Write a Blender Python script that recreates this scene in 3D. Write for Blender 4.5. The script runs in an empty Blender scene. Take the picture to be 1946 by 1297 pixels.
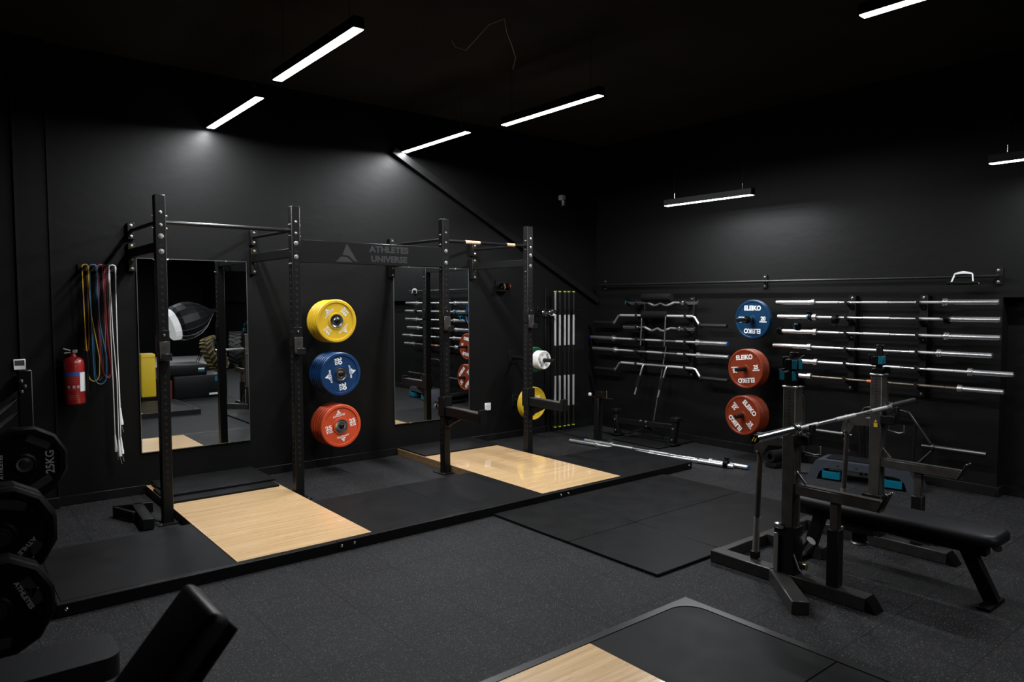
import bpy, bmesh, math, random
from mathutils import Vector, Matrix
random.seed(7)
S = bpy.context.scene
COL = S.collection
V = Vector
PI = math.pi

# ------------------------------------------------------------------ camera, world, exposure
cam_d = bpy.data.cameras.new('camera'); cam = bpy.data.objects.new('camera', cam_d); COL.objects.link(cam)
cam_d.sensor_width = 36.0; cam_d.sensor_fit = 'HORIZONTAL'
cam_d.lens = 36.0 * 1365.2 / 1946.0
cam_d.clip_start = 0.05; cam_d.clip_end = 60
yaw, pitch, roll = math.radians(39.004), math.radians(3.0586), math.radians(-0.106)
f_ = V((math.sin(yaw)*math.cos(pitch), math.cos(yaw)*math.cos(pitch), -math.sin(pitch)))
r_ = V((math.cos(yaw), -math.sin(yaw), 0)); u_ = r_.cross(f_)
r2 = r_*math.cos(roll) + u_*math.sin(roll); u2 = u_*math.cos(roll) - r_*math.sin(roll)
mw = Matrix((r2, u2, -f_)).transposed().to_4x4(); mw.translation = V((0, 0, 1.78))
cam.matrix_world = mw
cam_d.dof.use_dof = True; cam_d.dof.focus_distance = 6.3; cam_d.dof.aperture_fstop = 3.2
S.camera = cam
w = bpy.data.worlds.new('world'); S.world = w; w.use_nodes = True
w.node_tree.nodes['Background'].inputs[0].default_value = (0.5, 0.55, 0.6, 1)
w.node_tree.nodes['Background'].inputs[1].default_value = 0.0
S.view_settings.view_transform = 'Standard'; S.view_settings.look = 'None'
S.view_settings.exposure = 0.0; S.view_settings.gamma = 1.0; S.view_settings.use_curve_mapping = False
S.cycles.use_denoising = True
S.cycles.max_bounces = 7; S.cycles.glossy_bounces = 5; S.cycles.diffuse_bounces = 4
S.cycles.sample_clamp_indirect = 4.0; S.cycles.caustics_reflective = False
LAMP_WATTS = 61.0          # each tube, through a glare-limiting diffuser
LAMP_SPREAD = math.radians(176)
LAMP_GLOW = 16.0

# ------------------------------------------------------------------ materials
def mat(name, col, rough=0.5, metal=0.0, coat=0.0, spec=0.5, noise=0.0, nscale=8.0, bump=0.0, bscale=40.0, emit=None, estr=0.0, rvar=0.0, stretch=None):
    m = bpy.data.materials.new(name); m.use_nodes = True
    nt = m.node_tree; b = nt.nodes['Principled BSDF']
    b.inputs['Base Color'].default_value = (*col, 1); b.inputs['Roughness'].default_value = rough
    b.inputs['Metallic'].default_value = metal; b.inputs['Coat Weight'].default_value = coat
    b.inputs['Specular IOR Level'].default_value = spec
    if emit:
        b.inputs['Emission Color'].default_value = (*emit, 1); b.inputs['Emission Strength'].default_value = estr
    if noise or bump or rvar:
        tc = nt.nodes.new('ShaderNodeTexCoord'); mp = nt.nodes.new('ShaderNodeMapping')
        nt.links.new(tc.outputs['Object'], mp.inputs['Vector'])
        if stretch: mp.inputs['Scale'].default_value = stretch
        n = nt.nodes.new('ShaderNodeTexNoise'); n.inputs['Scale'].default_value = nscale; n.inputs['Detail'].default_value = 5
        nt.links.new(mp.outputs[0], n.inputs['Vector'])
        if noise:
            r = nt.nodes.new('ShaderNodeValToRGB')
            a = tuple(c*(1-noise) for c in col); bb = tuple(min(1, c*(1+noise)) for c in col)
            r.color_ramp.elements[0].position = .3; r.color_ramp.elements[1].position = .7
            r.color_ramp.elements[0].color = (*a, 1); r.color_ramp.elements[1].color = (*bb, 1)
            nt.links.new(n.outputs[0], r.inputs[0]); nt.links.new(r.outputs[0], b.inputs['Base Color'])
        if rvar:
            mr = nt.nodes.new('ShaderNodeMapRange'); mr.inputs[3].default_value = rough-rvar; mr.inputs[4].default_value = rough+rvar
            nt.links.new(n.outputs[0], mr.inputs[0]); nt.links.new(mr.outputs[0], b.inputs['Roughness'])
        if bump:
            n2 = nt.nodes.new('ShaderNodeTexNoise'); n2.inputs['Scale'].default_value = bscale; n2.inputs['Detail'].default_value = 4
            nt.links.new(mp.outputs[0], n2.inputs['Vector'])
            bp = nt.nodes.new('ShaderNodeBump'); bp.inputs['Strength'].default_value = bump; bp.inputs['Distance'].default_value = .01
            nt.links.new(n2.outputs[0], bp.inputs['Height']); nt.links.new(bp.outputs[0], b.inputs['Normal'])
    return m

def floor_material():
    m = bpy.data.materials.new('speckled_rubber_tiles'); m.use_nodes = True
    nt = m.node_tree; N = nt.nodes; L = nt.links; b = N['Principled BSDF']
    tc = N.new('ShaderNodeTexCoord')
    vo = N.new('ShaderNodeTexVoronoi'); vo.inputs['Scale'].default_value = 190
    L.new(tc.outputs['Object'], vo.inputs['Vector'])
    sep = N.new('ShaderNodeSeparateColor'); L.new(vo.outputs['Color'], sep.inputs[0])
    def math_(op, a, bb=None, c=None):
        n = N.new('ShaderNodeMath'); n.operation = op
        for i, x in enumerate((a, bb, c)):
            if x is None: continue
            if isinstance(x, (int, float)): n.inputs[i].default_value = x
            else: L.new(x, n.inputs[i])
        return n.outputs[0]
    s1 = math_('GREATER_THAN', sep.outputs[0], .78)
    s2 = math_('LESS_THAN', vo.outputs['Distance'], .34)
    speck = math_('MULTIPLY', s1, s2)
    lvl = math_('MULTIPLY', speck, math_('MULTIPLY_ADD', sep.outputs[1], .8, .2))
    xyz = N.new('ShaderNodeSeparateXYZ'); L.new(tc.outputs['Object'], xyz.inputs[0])
    fx = math_('DIVIDE', math_('SUBTRACT', xyz.outputs[0], 2.86), .494)
    fy = math_('DIVIDE', math_('SUBTRACT', xyz.outputs[1], 3.215), .494)
    def line(f):
        r = math_('ABSOLUTE', math_('SUBTRACT', math_('FRACT', f), .5))
        return math_('GREATER_THAN', r, .4943)
    ln = math_('MAXIMUM', line(fx), line(fy))
    wn = N.new('ShaderNodeTexWhiteNoise'); cmb = N.new('ShaderNodeCombineXYZ')
    L.new(math_('FLOOR', fx), cmb.inputs[0]); L.new(math_('FLOOR', fy), cmb.inputs[1]); L.new(cmb.outputs[0], wn.inputs[0])
    nz = N.new('ShaderNodeTexNoise'); nz.inputs['Scale'].default_value = 2.2; nz.inputs['Detail'].default_value = 6
    L.new(tc.outputs['Object'], nz.inputs['Vector'])
    base = math_('MULTIPLY', math_('MULTIPLY_ADD', nz.outputs[0], .9, .55), math_('MULTIPLY_ADD', wn.outputs[0], .16, .92))
    base = math_('MULTIPLY', base, .0115)
    tot = math_('ADD', base, math_('MULTIPLY', lvl, .19))
    tot = math_('MULTIPLY', tot, math_('MULTIPLY_ADD', ln, -.75, 1.0))
    cc = N.new('ShaderNodeCombineColor')
    L.new(tot, cc.inputs[0]); L.new(tot, cc.inputs[1]); L.new(math_('MULTIPLY', tot, 1.03), cc.inputs[2])
    L.new(cc.outputs[0], b.inputs['Base Color'])
    b.inputs['Roughness'].default_value = .62; b.inputs['Specular IOR Level'].default_value = .11
    bp = N.new('ShaderNodeBump'); bp.inputs['Strength'].default_value = .4; bp.inputs['Distance'].default_value = .003
    n3 = N.new('ShaderNodeTexNoise'); n3.inputs['Scale'].default_value = 160; L.new(tc.outputs['Object'], n3.inputs['Vector'])
    L.new(math_('SUBTRACT', n3.outputs[0], ln), bp.inputs['Height']); L.new(bp.outputs[0], b.inputs['Normal'])
    return m

def wall_material(axis):
    m = bpy.data.materials.new('black_painted_block_wall_' + axis); m.use_nodes = True
    nt = m.node_tree; N = nt.nodes; L = nt.links; b = N['Principled BSDF']
    tc = N.new('ShaderNodeTexCoord')
    nz = N.new('ShaderNodeTexNoise'); nz.inputs['Scale'].default_value = 1.6; nz.inputs['Detail'].default_value = 8
    L.new(tc.outputs['Object'], nz.inputs['Vector'])
    r = N.new('ShaderNodeValToRGB'); r.color_ramp.elements[0].color = (.0044, .0044, .0043, 1); r.color_ramp.elements[1].color = (.0070, .0070, .0069, 1)
    L.new(nz.outputs[0], r.inputs[0]); L.new(r.outputs[0], b.inputs['Base Color'])
    b.inputs['Roughness'].default_value = .46; b.inputs['Specular IOR Level'].default_value = .13
    mp = N.new('ShaderNodeMapping'); L.new(tc.outputs['Object'], mp.inputs[0])
    mp.inputs['Rotation'].default_value = (PI/2, 0, 0) if axis == 'x' else (PI/2, 0, PI/2)
    br = N.new('ShaderNodeTexBrick'); br.inputs['Scale'].default_value = 1.0
    br.inputs['Brick Width'].default_value = .6; br.inputs['Row Height'].default_value = .25; br.inputs['Mortar Size'].default_value = .004
    br.inputs['Color1'].default_value = (1, 1, 1, 1); br.inputs['Color2'].default_value = (.9, .9, .9, 1); br.inputs['Mortar'].default_value = (.2, .2, .2, 1)
    L.new(mp.outputs[0], br.inputs['Vector'])
    mp2 = N.new('ShaderNodeMapping'); L.new(tc.outputs['Object'], mp2.inputs[0]); mp2.inputs['Scale'].default_value = (7, 7, 12)
    n2 = N.new('ShaderNodeTexNoise'); n2.inputs['Scale'].default_value = 1.0; n2.inputs['Detail'].default_value = 6; L.new(mp2.outputs[0], n2.inputs['Vector'])
    n4 = N.new('ShaderNodeTexNoise'); n4.inputs['Scale'].default_value = 3.0; n4.inputs['Detail'].default_value = 3; L.new(tc.outputs['Object'], n4.inputs['Vector'])
    mx = N.new('ShaderNodeMath'); mx.operation = 'MULTIPLY_ADD'; L.new(br.outputs['Color'], mx.inputs[0]); mx.inputs[1].default_value = .35; L.new(n2.outputs[0], mx.inputs[2])
    m2 = N.new('ShaderNodeMath'); m2.operation = 'ADD'; L.new(mx.outputs[0], m2.inputs[0]); L.new(n4.outputs[0], m2.inputs[1])
    bp = N.new('ShaderNodeBump'); bp.inputs['Strength'].default_value = .09; bp.inputs['Distance'].default_value = .02
    L.new(m2.outputs[0], bp.inputs['Height']); L.new(bp.outputs[0], b.inputs['Normal'])
    return m

def bamboo_material(name, c0, c1):
    m = bpy.data.materials.new(name); m.use_nodes = True
    nt = m.node_tree; N = nt.nodes; L = nt.links; b = N['Principled BSDF']
    tc = N.new('ShaderNodeTexCoord')
    def nz(scale, sc, det=4):
        mp = N.new('ShaderNodeMapping'); mp.inputs['Scale'].default_value = sc; L.new(tc.outputs['Object'], mp.inputs[0])
        n = N.new('ShaderNodeTexNoise'); n.inputs['Scale'].default_value = scale; n.inputs['Detail'].default_value = det
        L.new(mp.outputs[0], n.inputs['Vector']); return n.outputs[0]
    a = nz(1, (.9, 42, 1)); c = nz(1, (5, 130, 1), 2); d = nz(1, (14, 60, 1), 2)
    def mul_add(x, k, y):
        n = N.new('ShaderNodeMath'); n.operation = 'MULTIPLY_ADD'; L.new(x, n.inputs[0]); n.inputs[1].default_value = k
        if isinstance(y, float): n.inputs[2].default_value = y
        else: L.new(y, n.inputs[2])
        return n.outputs[0]
    t = mul_add(a, .75, mul_add(c, .35, -.05))
    r = N.new('ShaderNodeValToRGB'); r.color_ramp.elements[0].position = .30; r.color_ramp.elements[1].position = .68
    r.color_ramp.elements[0].color = (*c0, 1); r.color_ramp.elements[1].color = (*c1, 1)
    L.new(t, r.inputs[0])
    r2_ = N.new('ShaderNodeValToRGB'); r2_.color_ramp.elements[0].position = .27; r2_.color_ramp.elements[1].position = .36
    r2_.color_ramp.elements[0].color = (.62, .5, .4, 1); r2_.color_ramp.elements[1].color = (1, 1, 1, 1); L.new(d, r2_.inputs[0])
    mx = N.new('ShaderNodeMix'); mx.data_type = 'RGBA'; mx.blend_type = 'MULTIPLY'; mx.inputs[0].default_value = .7
    L.new(r.outputs[0], mx.inputs[6]); L.new(r2_.outputs[0], mx.inputs[7]); L.new(mx.outputs[2], b.inputs['Base Color'])
    b.inputs['Roughness'].default_value = .3; b.inputs['Coat Weight'].default_value = 1.0; b.inputs['Coat Roughness'].default_value = .045
    return m

M = {}
M['floor'] = floor_material()
M['wall_x'] = wall_material('x'); M['wall_y'] = wall_material('y')
M['ceiling'] = mat('black_ceiling_paint', (.028, .028, .027), .9, spec=.1, noise=.2, nscale=1.2)
M['trim'] = mat('black_trim_paint', (.006, .006, .006), .5, noise=.2, spec=.15)
M['steel'] = mat('black_powder_coat', (.0068, .0068, .0069), .40, spec=.17, bump=.06, bscale=500)
M['steel_edge'] = mat('black_satin_steel', (.011, .011, .011), .32, metal=.25)
M['hole'] = mat('hole_black', (.002, .002, .002), .9)
M['gun'] = mat('gunmetal_steel', (.085, .079, .072), .36, metal=.6, noise=.25, nscale=14)
M['rackbase'] = mat('dark_gunmetal_base', (.036, .034, .032), .36, metal=.45, noise=.2, nscale=14)
M['gunlight'] = mat('light_gunmetal_steel', (.30, .28, .26), .42, metal=.7)
M['chrome'] = mat('chrome', (.78, .78, .80), .17, metal=1)
M['sleeve'] = mat('hard_chrome_sleeve', (.78, .78, .79), .27, metal=.95)
M['satin'] = mat('satin_chrome', (.70, .70, .70), .33, metal=.92)
M['knurl'] = mat('knurled_steel', (.60, .60, .59), .46, metal=.75)
M['zinc'] = mat('zinc_bolt', (.75, .72, .66), .25, metal=1)
M['brass'] = mat('brass_bolt', (.62, .5, .26), .3, metal=1)
M['oxide'] = mat('brown_oxide_steel', (.13, .105, .08), .45, metal=.7, noise=.3)
M['mat'] = mat('smooth_black_rubber', (.0068, .0068, .0070), .5, spec=.09, noise=.14, nscale=5, bump=.05, bscale=90, rvar=.1)
M['matedge'] = mat('black_rubber_edge', (.006, .006, .006), .7)
M['wood1'] = bamboo_material('bamboo_board', (.52, .31, .13), (.80, .56, .31))
M['woodedge'] = mat('board_edge', (.22, .13, .06), .6, noise=.3, nscale=30)
M['wood_grip'] = mat('pale_wooden_grip', (.72, .46, .31), .5, noise=.15)
M['yellow'] = mat('yellow_rubber', (.76, .48, .02), .42, noise=.06)
M['blue'] = mat('blue_rubber', (.003, .032, .110), .38, noise=.1)
M['red'] = mat('red_rubber', (.62, .075, .022), .42, noise=.08)
M['ired'] = mat('red_enamel_steel', (.19, .026, .008), .38, spec=.3, noise=.15, nscale=60, bump=.1, bscale=300)
M['iblue'] = mat('blue_enamel_steel', (.001, .025, .066), .34, spec=.3, bump=.1, bscale=300)
M['iwhite'] = mat('white_enamel_steel', (.72, .71, .68), .4)
M['igreen'] = mat('green_enamel_steel', (.006, .09, .040), .45)
M['iyellow'] = mat('yellow_enamel_steel', (.62, .40, .015), .42)
M['white'] = mat('white_print', (.85, .85, .84), .5)
M['black_print'] = mat('black_print', (.01, .01, .01), .5)
M['grey_print'] = mat('grey_print', (.027, .027, .0275), .5, spec=.3)
M['dim_print'] = mat('dim_grey_print', (.30, .30, .29), .5)
M['rubber_black'] = mat('black_urethane', (.0026, .0026, .0026), .45, spec=.08, noise=.15, bump=.08, bscale=200)
M['vinyl'] = mat('black_vinyl', (.0075, .0075, .0085), .42, spec=.2, bump=.12, bscale=260)
M['foam'] = mat('black_foam', (.0055, .0055, .0055), .85, spec=.1, bump=.2, bscale=250)
M['gundark'] = mat('dark_gunmetal', (.05, .048, .045), .3, metal=.8)
M['teal'] = mat('teal_plastic', (.0, .12, .185), .38)
M['slate'] = mat('slate_blue_plastic', (.026, .031, .040), .42, noise=.1, bump=.1, bscale=150)
M['ext_red'] = mat('extinguisher_red', (.28, .012, .012), .3, coat=.4)
M['label_blue'] = mat('label_blue', (.02, .08, .30), .5)
M['plastic_white'] = mat('white_plastic', (.78, .79, .80), .45)
M['screen'] = mat('grey_display', (.05, .055, .05), .2)
M['band_yellow'] = mat('yellow_latex', (.42, .27, .02), .5)
M['band_orange'] = mat('orange_latex', (.20, .065, .015), .5)
M['band_blue'] = mat('blue_latex', (.018, .095, .17), .5)
M['band_red'] = mat('maroon_latex', (.14, .011, .018), .5)
M['band_pink'] = mat('pink_latex', (.30, .05, .055), .5)
M['rope_white'] = mat('white_pvc_cord', (.75, .74, .73), .4)
M['lime'] = mat('lime_cap', (.42, .45, .02), .5)
M['orange'] = mat('orange_tape', (.75, .13, .03), .5)
M['mirror'] = mat('mirror_glass', (.86, .88, .88), .0, metal=1)
M['mirror_edge'] = mat('mirror_edge', (.25, .27, .27), .2, metal=.8)
M['lamp'] = mat('lamp_diffuser', (.9, .9, .9), .4, emit=(.93, .96, 1.0), estr=LAMP_GLOW)
M['softwhite'] = mat('softbox_fabric', (.8, .8, .8), .6, emit=(1, 1, 1), estr=.35)
M['softblack'] = mat('softbox_black_fabric', (.016, .016, .018), .4, bump=.2, bscale=20)
M['paper'] = mat('white_backdrop_paper', (.7, .7, .69), .7)
M['warn'] = mat('yellow_warning_label', (.70, .46, .02), .5)
M['padyellow'] = mat('yellow_vinyl', (.75, .52, .02), .5, bump=.3, bscale=6)
M['tyre'] = mat('tyre_rubber', (.018, .018, .018), .7, bump=.2, bscale=30)
M['gold'] = mat('yellow_tyre_paint', (.22, .16, .04), .6, noise=.6, nscale=6)
M['darkred'] = mat('dark_red_vinyl', (.16, .012, .012), .5)
M['brown'] = mat('brown_board', (.07, .035, .018), .6)

# ------------------------------------------------------------------ mesh builder
class MB:
    def __init__(s): s.v = []; s.f = []; s.m = []; s.mi = 0
    def add(s, vs, fs, mi=None):
        k = len(s.v); s.v += [tuple(x) for x in vs]
        for f in fs: s.f.append(tuple(i+k for i in f)); s.m.append(s.mi if mi is None else mi)
        return s
    def box(s, c, size, R=None, bev=0.0, seg=1):
        c = V(c); h = V(size)/2
        R = R.to_3x3() if R else Matrix.Identity(3)
        if bev <= 0:
            vs = [V((x*h.x, y*h.y, z*h.z)) for x in (-1, 1) for y in (-1, 1) for z in (-1, 1)]
            fs = [(0, 1, 3, 2), (4, 6, 7, 5), (0, 4, 5, 1), (2, 3, 7, 6), (0, 2, 6, 4), (1, 5, 7, 3)]
        else:
            bm = bmesh.new(); bmesh.ops.create_cube(bm, size=1, matrix=Matrix.Diagonal((*size, 1)))
            bmesh.ops.bevel(bm, geom=bm.edges[:], offset=min(bev, min(size)*.49), segments=seg, profile=.5, affect='EDGES')
            bm.verts.index_update(); vs = [x.co.copy() for x in bm.verts]; fs = [[x.index for x in f.verts] for f in bm.faces]; bm.free()
        return s.add([c + R @ x for x in vs], fs)
    def bx(s, x0, x1, y0, y1, z0, z1, bev=0.0, seg=1):
        return s.box(((x0+x1)/2, (y0+y1)/2, (z0+z1)/2), (abs(x1-x0), abs(y1-y0), abs(z1-z0)), None, bev, seg)
    def bar(s, p0, p1, wd, ht, bev=0.0, up=(0, 0, 1)):       # rectangular tube from p0 to p1
        p0, p1 = V(p0), V(p1); d = (p1-p0); L = d.length; d.normalize()
        side = V(up).cross(d)
        if side.length < 1e-4: side = V((1, 0, 0))
        side.normalize(); upv = d.cross(side)
        R = Matrix((d, side, upv)).transposed()
        return s.box((p0+p1)/2, (L, wd, ht), R, bev)
    def lathe(s, prof, p0, axis, n=24, mi=None):
        p0 = V(p0); a = V(axis).normalized(); t = V((0, 0, 1)) if abs(a.z) < .9 else V((1, 0, 0))
        u = t.cross(a).normalized(); w_ = a.cross(u); vs = []; idx = []
        for (h, r) in prof:
            if r < 1e-6: idx.append([len(vs)]); vs.append(p0 + a*h)
            else:
                idx.append(list(range(len(vs), len(vs)+n)))
                for i in range(n):
                    an = 2*PI*i/n; vs.append(p0 + a*h + u*(r*math.cos(an)) + w_*(r*math.sin(an)))
        fs = []
        for A, B in zip(idx[:-1], idx[1:]):
            for i in range(n):
                j = (i+1) % n
                if len(A) == 1 and len(B) == 1: break
                if len(A) == 1: fs.append((A[0], B[i], B[j]))
                elif len(B) == 1: fs.append((A[i], B[0], A[j]))
                else: fs.append((A[i], B[i], B[j], A[j]))
        return s.add(vs, fs, mi)
    def cyl(s, p0, p1, r, r1=None, n=16, cap=True):
        p0, p1 = V(p0), V(p1); d = p1-p0; r1 = r if r1 is None else r1
        pr = [(0, r), (d.length, r1)]
        if cap: pr = [(0, 0)] + pr + [(d.length, 0)]
        return s.lathe(pr, p0, d, n)
    def tube(s, pts, r, n=10, closed=False, flat=None):
        pts = [V(p) for p in pts]; k = len(pts); rings = []; prev = None; vs = []
        for i, p in enumerate(pts):
            if closed: d = pts[(i+1) % k] - pts[i-1]
            else: d = pts[min(i+1, k-1)] - pts[max(i-1, 0)]
            d.normalize()
            if prev is None:
                t = V((0, 0, 1)) if abs(d.z) < .9 else V((0, 1, 0)); u = t.cross(d).normalized()
            else:
                u = prev - d*prev.dot(d)
                if u.length < 1e-5: u = V((0, 1, 0)).cross(d)
                u.normalize()
            prev = u; w_ = d.cross(u); rings.append(list(range(len(vs), len(vs)+n)))
            for j in range(n):
                a = 2*PI*j/n; q = u*(r*math.cos(a)) + w_*(r*math.sin(a))
                if flat is not None: q = V((q.x*flat[0], q.y*flat[1], q.z*flat[2]))
                vs.append(p + q)
        fs = []
        rng = range(k if closed else k-1)
        for i in rng:
            A, B = rings[i], rings[(i+1) % k]
            for j in range(n): fs.append((A[j], A[(j+1) % n], B[(j+1) % n], B[j]))
        if not closed: fs.append(tuple(rings[0])); fs.append(tuple(rings[-1]))
        return s.add(vs, fs)
    def prism(s, poly, o, u, v, t):                     # polygon in plane (u, v), thickness t along u x v
        o, u, v = V(o), V(u), V(v); nrm = u.cross(v).normalized(); k = len(poly)
        a = [o + u*x + v*y for x, y in poly]; b = [p + nrm*t for p in a]
        fs = [tuple(range(k))[::-1], tuple(range(k, 2*k))] + [(i, (i+1) % k, (i+1) % k + k, i+k) for i in range(k)]
        return s.add(a+b, fs)
    def text(s, string, o, u, v, size, bold=.02, arc=None, ang=0.0, sx=1.0, depth=.0012):
        vs, fs = text_mesh(string, bold); o, u, v = V(o), V(u), V(v); nrm = u.cross(v).normalized()
        out = []; ca, sa = math.cos(ang), math.sin(ang)
        for x, y, z in vs:
            x, y = x*size*sx, y*size
            if arc:
                t = x/abs(arc)
                x, y = (abs(arc)+y)*math.sin(t), (abs(arc)+y)*math.cos(t)
            x, y = x*ca - y*sa, x*sa + y*ca
            out.append(o + u*x + v*y + nrm*(z*depth))
        return s.add(out, fs)
    def logo(s, o, u, v, size, ang=0.0, at=(0, 0), depth=.0012):
        ca, sa = math.cos(ang), math.sin(ang)
        for poly in ([(-.42, .56), (.12, .54), (.62, .14), (1, 0), (0, 1.55)], [(-1, 0), (.55, 0), (0.0, .42), (-.55, .44)]):
            pp = [(at[0]+x*size/2, at[1]+y*size/2) for x, y in poly]
            s.prism([(x*ca-y*sa, x*sa+y*ca) for x, y in pp][::1], o, u, v, depth)
        return s
    def build(s, name, mats, parent=None, smooth=38):
        me = bpy.data.meshes.new(name)
        org = ORG.get(parent.name, V((0, 0, 0))) if parent else V((0, 0, 0))
        me.from_pydata([V(x)-org for x in s.v], [], s.f)
        for mm in (mats if isinstance(mats, (list, tuple)) else [mats]): me.materials.append(M[mm] if isinstance(mm, str) else mm)
        me.polygons.foreach_set('material_index', s.m)
        bm = bmesh.new(); bm.from_mesh(me); bmesh.ops.recalc_face_normals(bm, faces=bm.faces); bm.to_mesh(me); bm.free()
        if smooth:
            me.polygons.foreach_set('use_smooth', [True]*len(me.polygons)); me.set_sharp_from_angle(angle=math.radians(smooth))
        me.update()
        o = bpy.data.objects.new(name, me); COL.objects.link(o)
        if parent: o.parent = parent; ORG[o.name] = org
        return o

ORG = {}
_txt = {}
def text_mesh(string, bold):
    key = (string, bold)
    if key not in _txt:
        c = bpy.data.curves.new('t', 'FONT'); c.body = string; c.size = 1; c.align_x = 'CENTER'; c.align_y = 'CENTER'
        c.offset = bold; c.extrude = .5; c.resolution_u = 3
        o = bpy.data.objects.new('t', c); COL.objects.link(o)
        dg = bpy.context.evaluated_depsgraph_get(); me = bpy.data.meshes.new_from_object(o.evaluated_get(dg))
        _txt[key] = ([tuple(x.co) for x in me.vertices], [tuple(p.vertices) for p in me.polygons])
        bpy.data.meshes.remove(me); bpy.data.objects.remove(o); bpy.data.curves.remove(c)
    return _txt[key]

def tag(o, label, cat=None, group=None, kind=None):
    if label: o['label'] = label
    if cat: o['category'] = cat
    if group: o['group'] = group
    if kind: o['kind'] = kind
    return o
def thing(name, label, cat, loc=(0, 0, 0), group=None):
    o = bpy.data.objects.new(name, None); COL.objects.link(o); o.empty_display_size = .1
    o.location = loc; ORG[o.name] = V(loc); return tag(o, label, cat, group)
def solo(mb, name, mats, label, cat, group=None, smooth=38):
    return tag(mb.build(name, mats, None, smooth), label, cat, group)
def structure(mb, name, mats, smooth=38):
    return tag(mb.build(name, mats, None, smooth), None, None, None, 'structure')
def place(o, loc, rot=None):
    o.location = loc
    if rot is not None: o.rotation_euler = rot
    return o
def copy_tree(o, loc, label=None, group=None, rot=None):
    def cp(a, par):
        c = a.copy(); COL.objects.link(c)
        if par: c.parent = par
        for ch in [x for x in kids.get(a.name, [])]: cp(ch, c)
        return c
    kids = {}
    for x in bpy.data.objects:
        if x.parent: kids.setdefault(x.parent.name, []).append(x)
    r = cp(o, None); r.location = loc
    if rot is not None: r.rotation_euler = rot
    if label: r['label'] = label
    if group: r['group'] = group
    return r

X, Y, Z = V((1, 0, 0)), V((0, 1, 0)), V((0, 0, 1))
YA, XB, HC = 7.33, 7.51, 4.0

# ================================================================== SETTING
structure(MB().bx(-2.6, 8.2, -12.3, 7.6, -.12, 0), 'floor', 'floor')
structure(MB().bx(-2.6, 8.2, -12.3, 7.6, HC, HC+.1), 'ceiling', 'ceiling')
structure(MB().bx(-2.6, 7.9, YA, YA+.2, 0, HC), 'wall_back', 'wall_x')
wb = MB().bx(XB, XB+.5, 2.25, YA, 0, HC).bx(XB, XB+.5, -12.1, 2.25, 1.82, HC)
wb.bx(XB+.16, XB+.5, -12.1, 2.25, 0, 1.82)
structure(wb, 'wall_right', 'wall_y')
structure(MB().bx(-2.7, -2.5, -12.2, YA, 0, HC), 'wall_left', 'wall_y')
structure(MB().bx(-2.6, 8, -12.3, -12.1, 0, HC), 'wall_front', 'wall_x')
structure(MB().bx(-2.5, .82, YA-.06, YA, 0, HC), 'trim_1', 'wall_x')                 # shallow pilaster at the far left
b = MB().bx(.82, 1.515, YA-.02, YA, 0, .085, .004).bx(2.51, 4.19, YA-.02, YA, 0, .085, .004).bx(5.25, XB, YA-.02, YA, 0, .085, .004).bx(-2.5, .82, YA-.08, YA-.06, 0, .1, .004)
structure(b, 'baseboard_back', 'trim')
structure(MB().bx(XB-.02, XB, 2.25, YA-.02, 0, .09, .004).bx(XB+.14, XB+.16, -6, 2.25, 0, .09, .004).bx(XB-.02, XB+.16, 2.23, 2.25, 0, .09, .004), 'baseboard_right', 'trim')
structure(MB().bar((4.16, YA-.035, 3.52), (7.5, YA-.035, 1.80), .07, .085, .004), 'trim_2', 'trim')   # diagonal brace on the back wall
structure(MB().bx(.575, .60, YA-.085, YA-.06, 1.32, HC).bx(.812, .826, YA-.075, YA-.06, .1, HC), 'trim_3', 'trim')   # conduits
# ================================================================== CEILING LIGHTS (rows run along y)
LH = 3.4
def lamp(x, y0, y1, z, label, watts=1.0):
    t = thing('strip_light', label, 'ceiling light', (x, (y0+y1)/2, z), 'black linear pendant lights')
    MB().bx(x-.036, x+.036, y0-.012, y1+.012, z+.004, z+.075, .004).build('housing', 'steel', t)
    MB().bx(x-.033, x+.033, y0, y1, z, z+.005).build('diffuser', 'lamp', t, None)
    ld = bpy.data.lights.new('tube_light', 'AREA'); ld.shape = 'RECTANGLE'; ld.size = .06; ld.size_y = y1-y0; ld.energy = LAMP_WATTS*watts
    ld.spread = LAMP_SPREAD; ld.color = (.95, .97, 1.0)
    lo = bpy.data.objects.new('tube_light', ld); COL.objects.link(lo); lo.parent = t; lo.location = V((x, (y0+y1)/2, z-.002)) - ORG[t.name]
    for yy in (y0+.12, y1-.12):
        MB().cyl((x, yy, z+.075), (x, yy, z+.14), .004, n=8).build('suspension_hook', 'zinc', t)
        MB().cyl((x, yy, z+.14), (x, yy, HC), .0015, n=6).build('suspension_wire', 'steel', t)
    return t
lamp(2.155, 5.93, 7.25, 3.455, 'glowing strip light left of the diagonal wall brace, close to the back wall')
lamp(2.10, 4.08, 5.40, 3.455, 'largest strip light in the upper left, nearer end of the left row')
lamp(4.29, 6.0, 7.25, 3.50, 'glowing strip light whose far end touches the top of the diagonal wall brace', 1.25)
lamp(4.405, 4.257, 5.557, 3.50, 'glowing strip light at top centre, second from the back wall in its row', 1.25)
lamp(4.44, .82, 2.116, 3.50, 'strip light cut off by the top edge of the photo at right', .40)
lamp(6.79, 4.35, 5.49, 2.91, 'low hanging strip light in front of the right wall above the blue plate')
lamp(6.83, 1.03, 2.17, 2.91, 'strip light cut off by the right edge of the photo', .55)
for k, (x, y, z) in enumerate(((4.44, -2.6, 3.5), (6.45, -4.6, 2.85), (4.6, -8.2, 3.5))):  # first and last are added to light the mirrored back of the room
    lamp(x, y, y+1.25, z, ['added strip light behind the camera, lighting the mirrored room', 'low strip light hanging far behind the camera near the right wall', 'added strip light at the far end, lighting the white backdrop'][k], .8)
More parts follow.
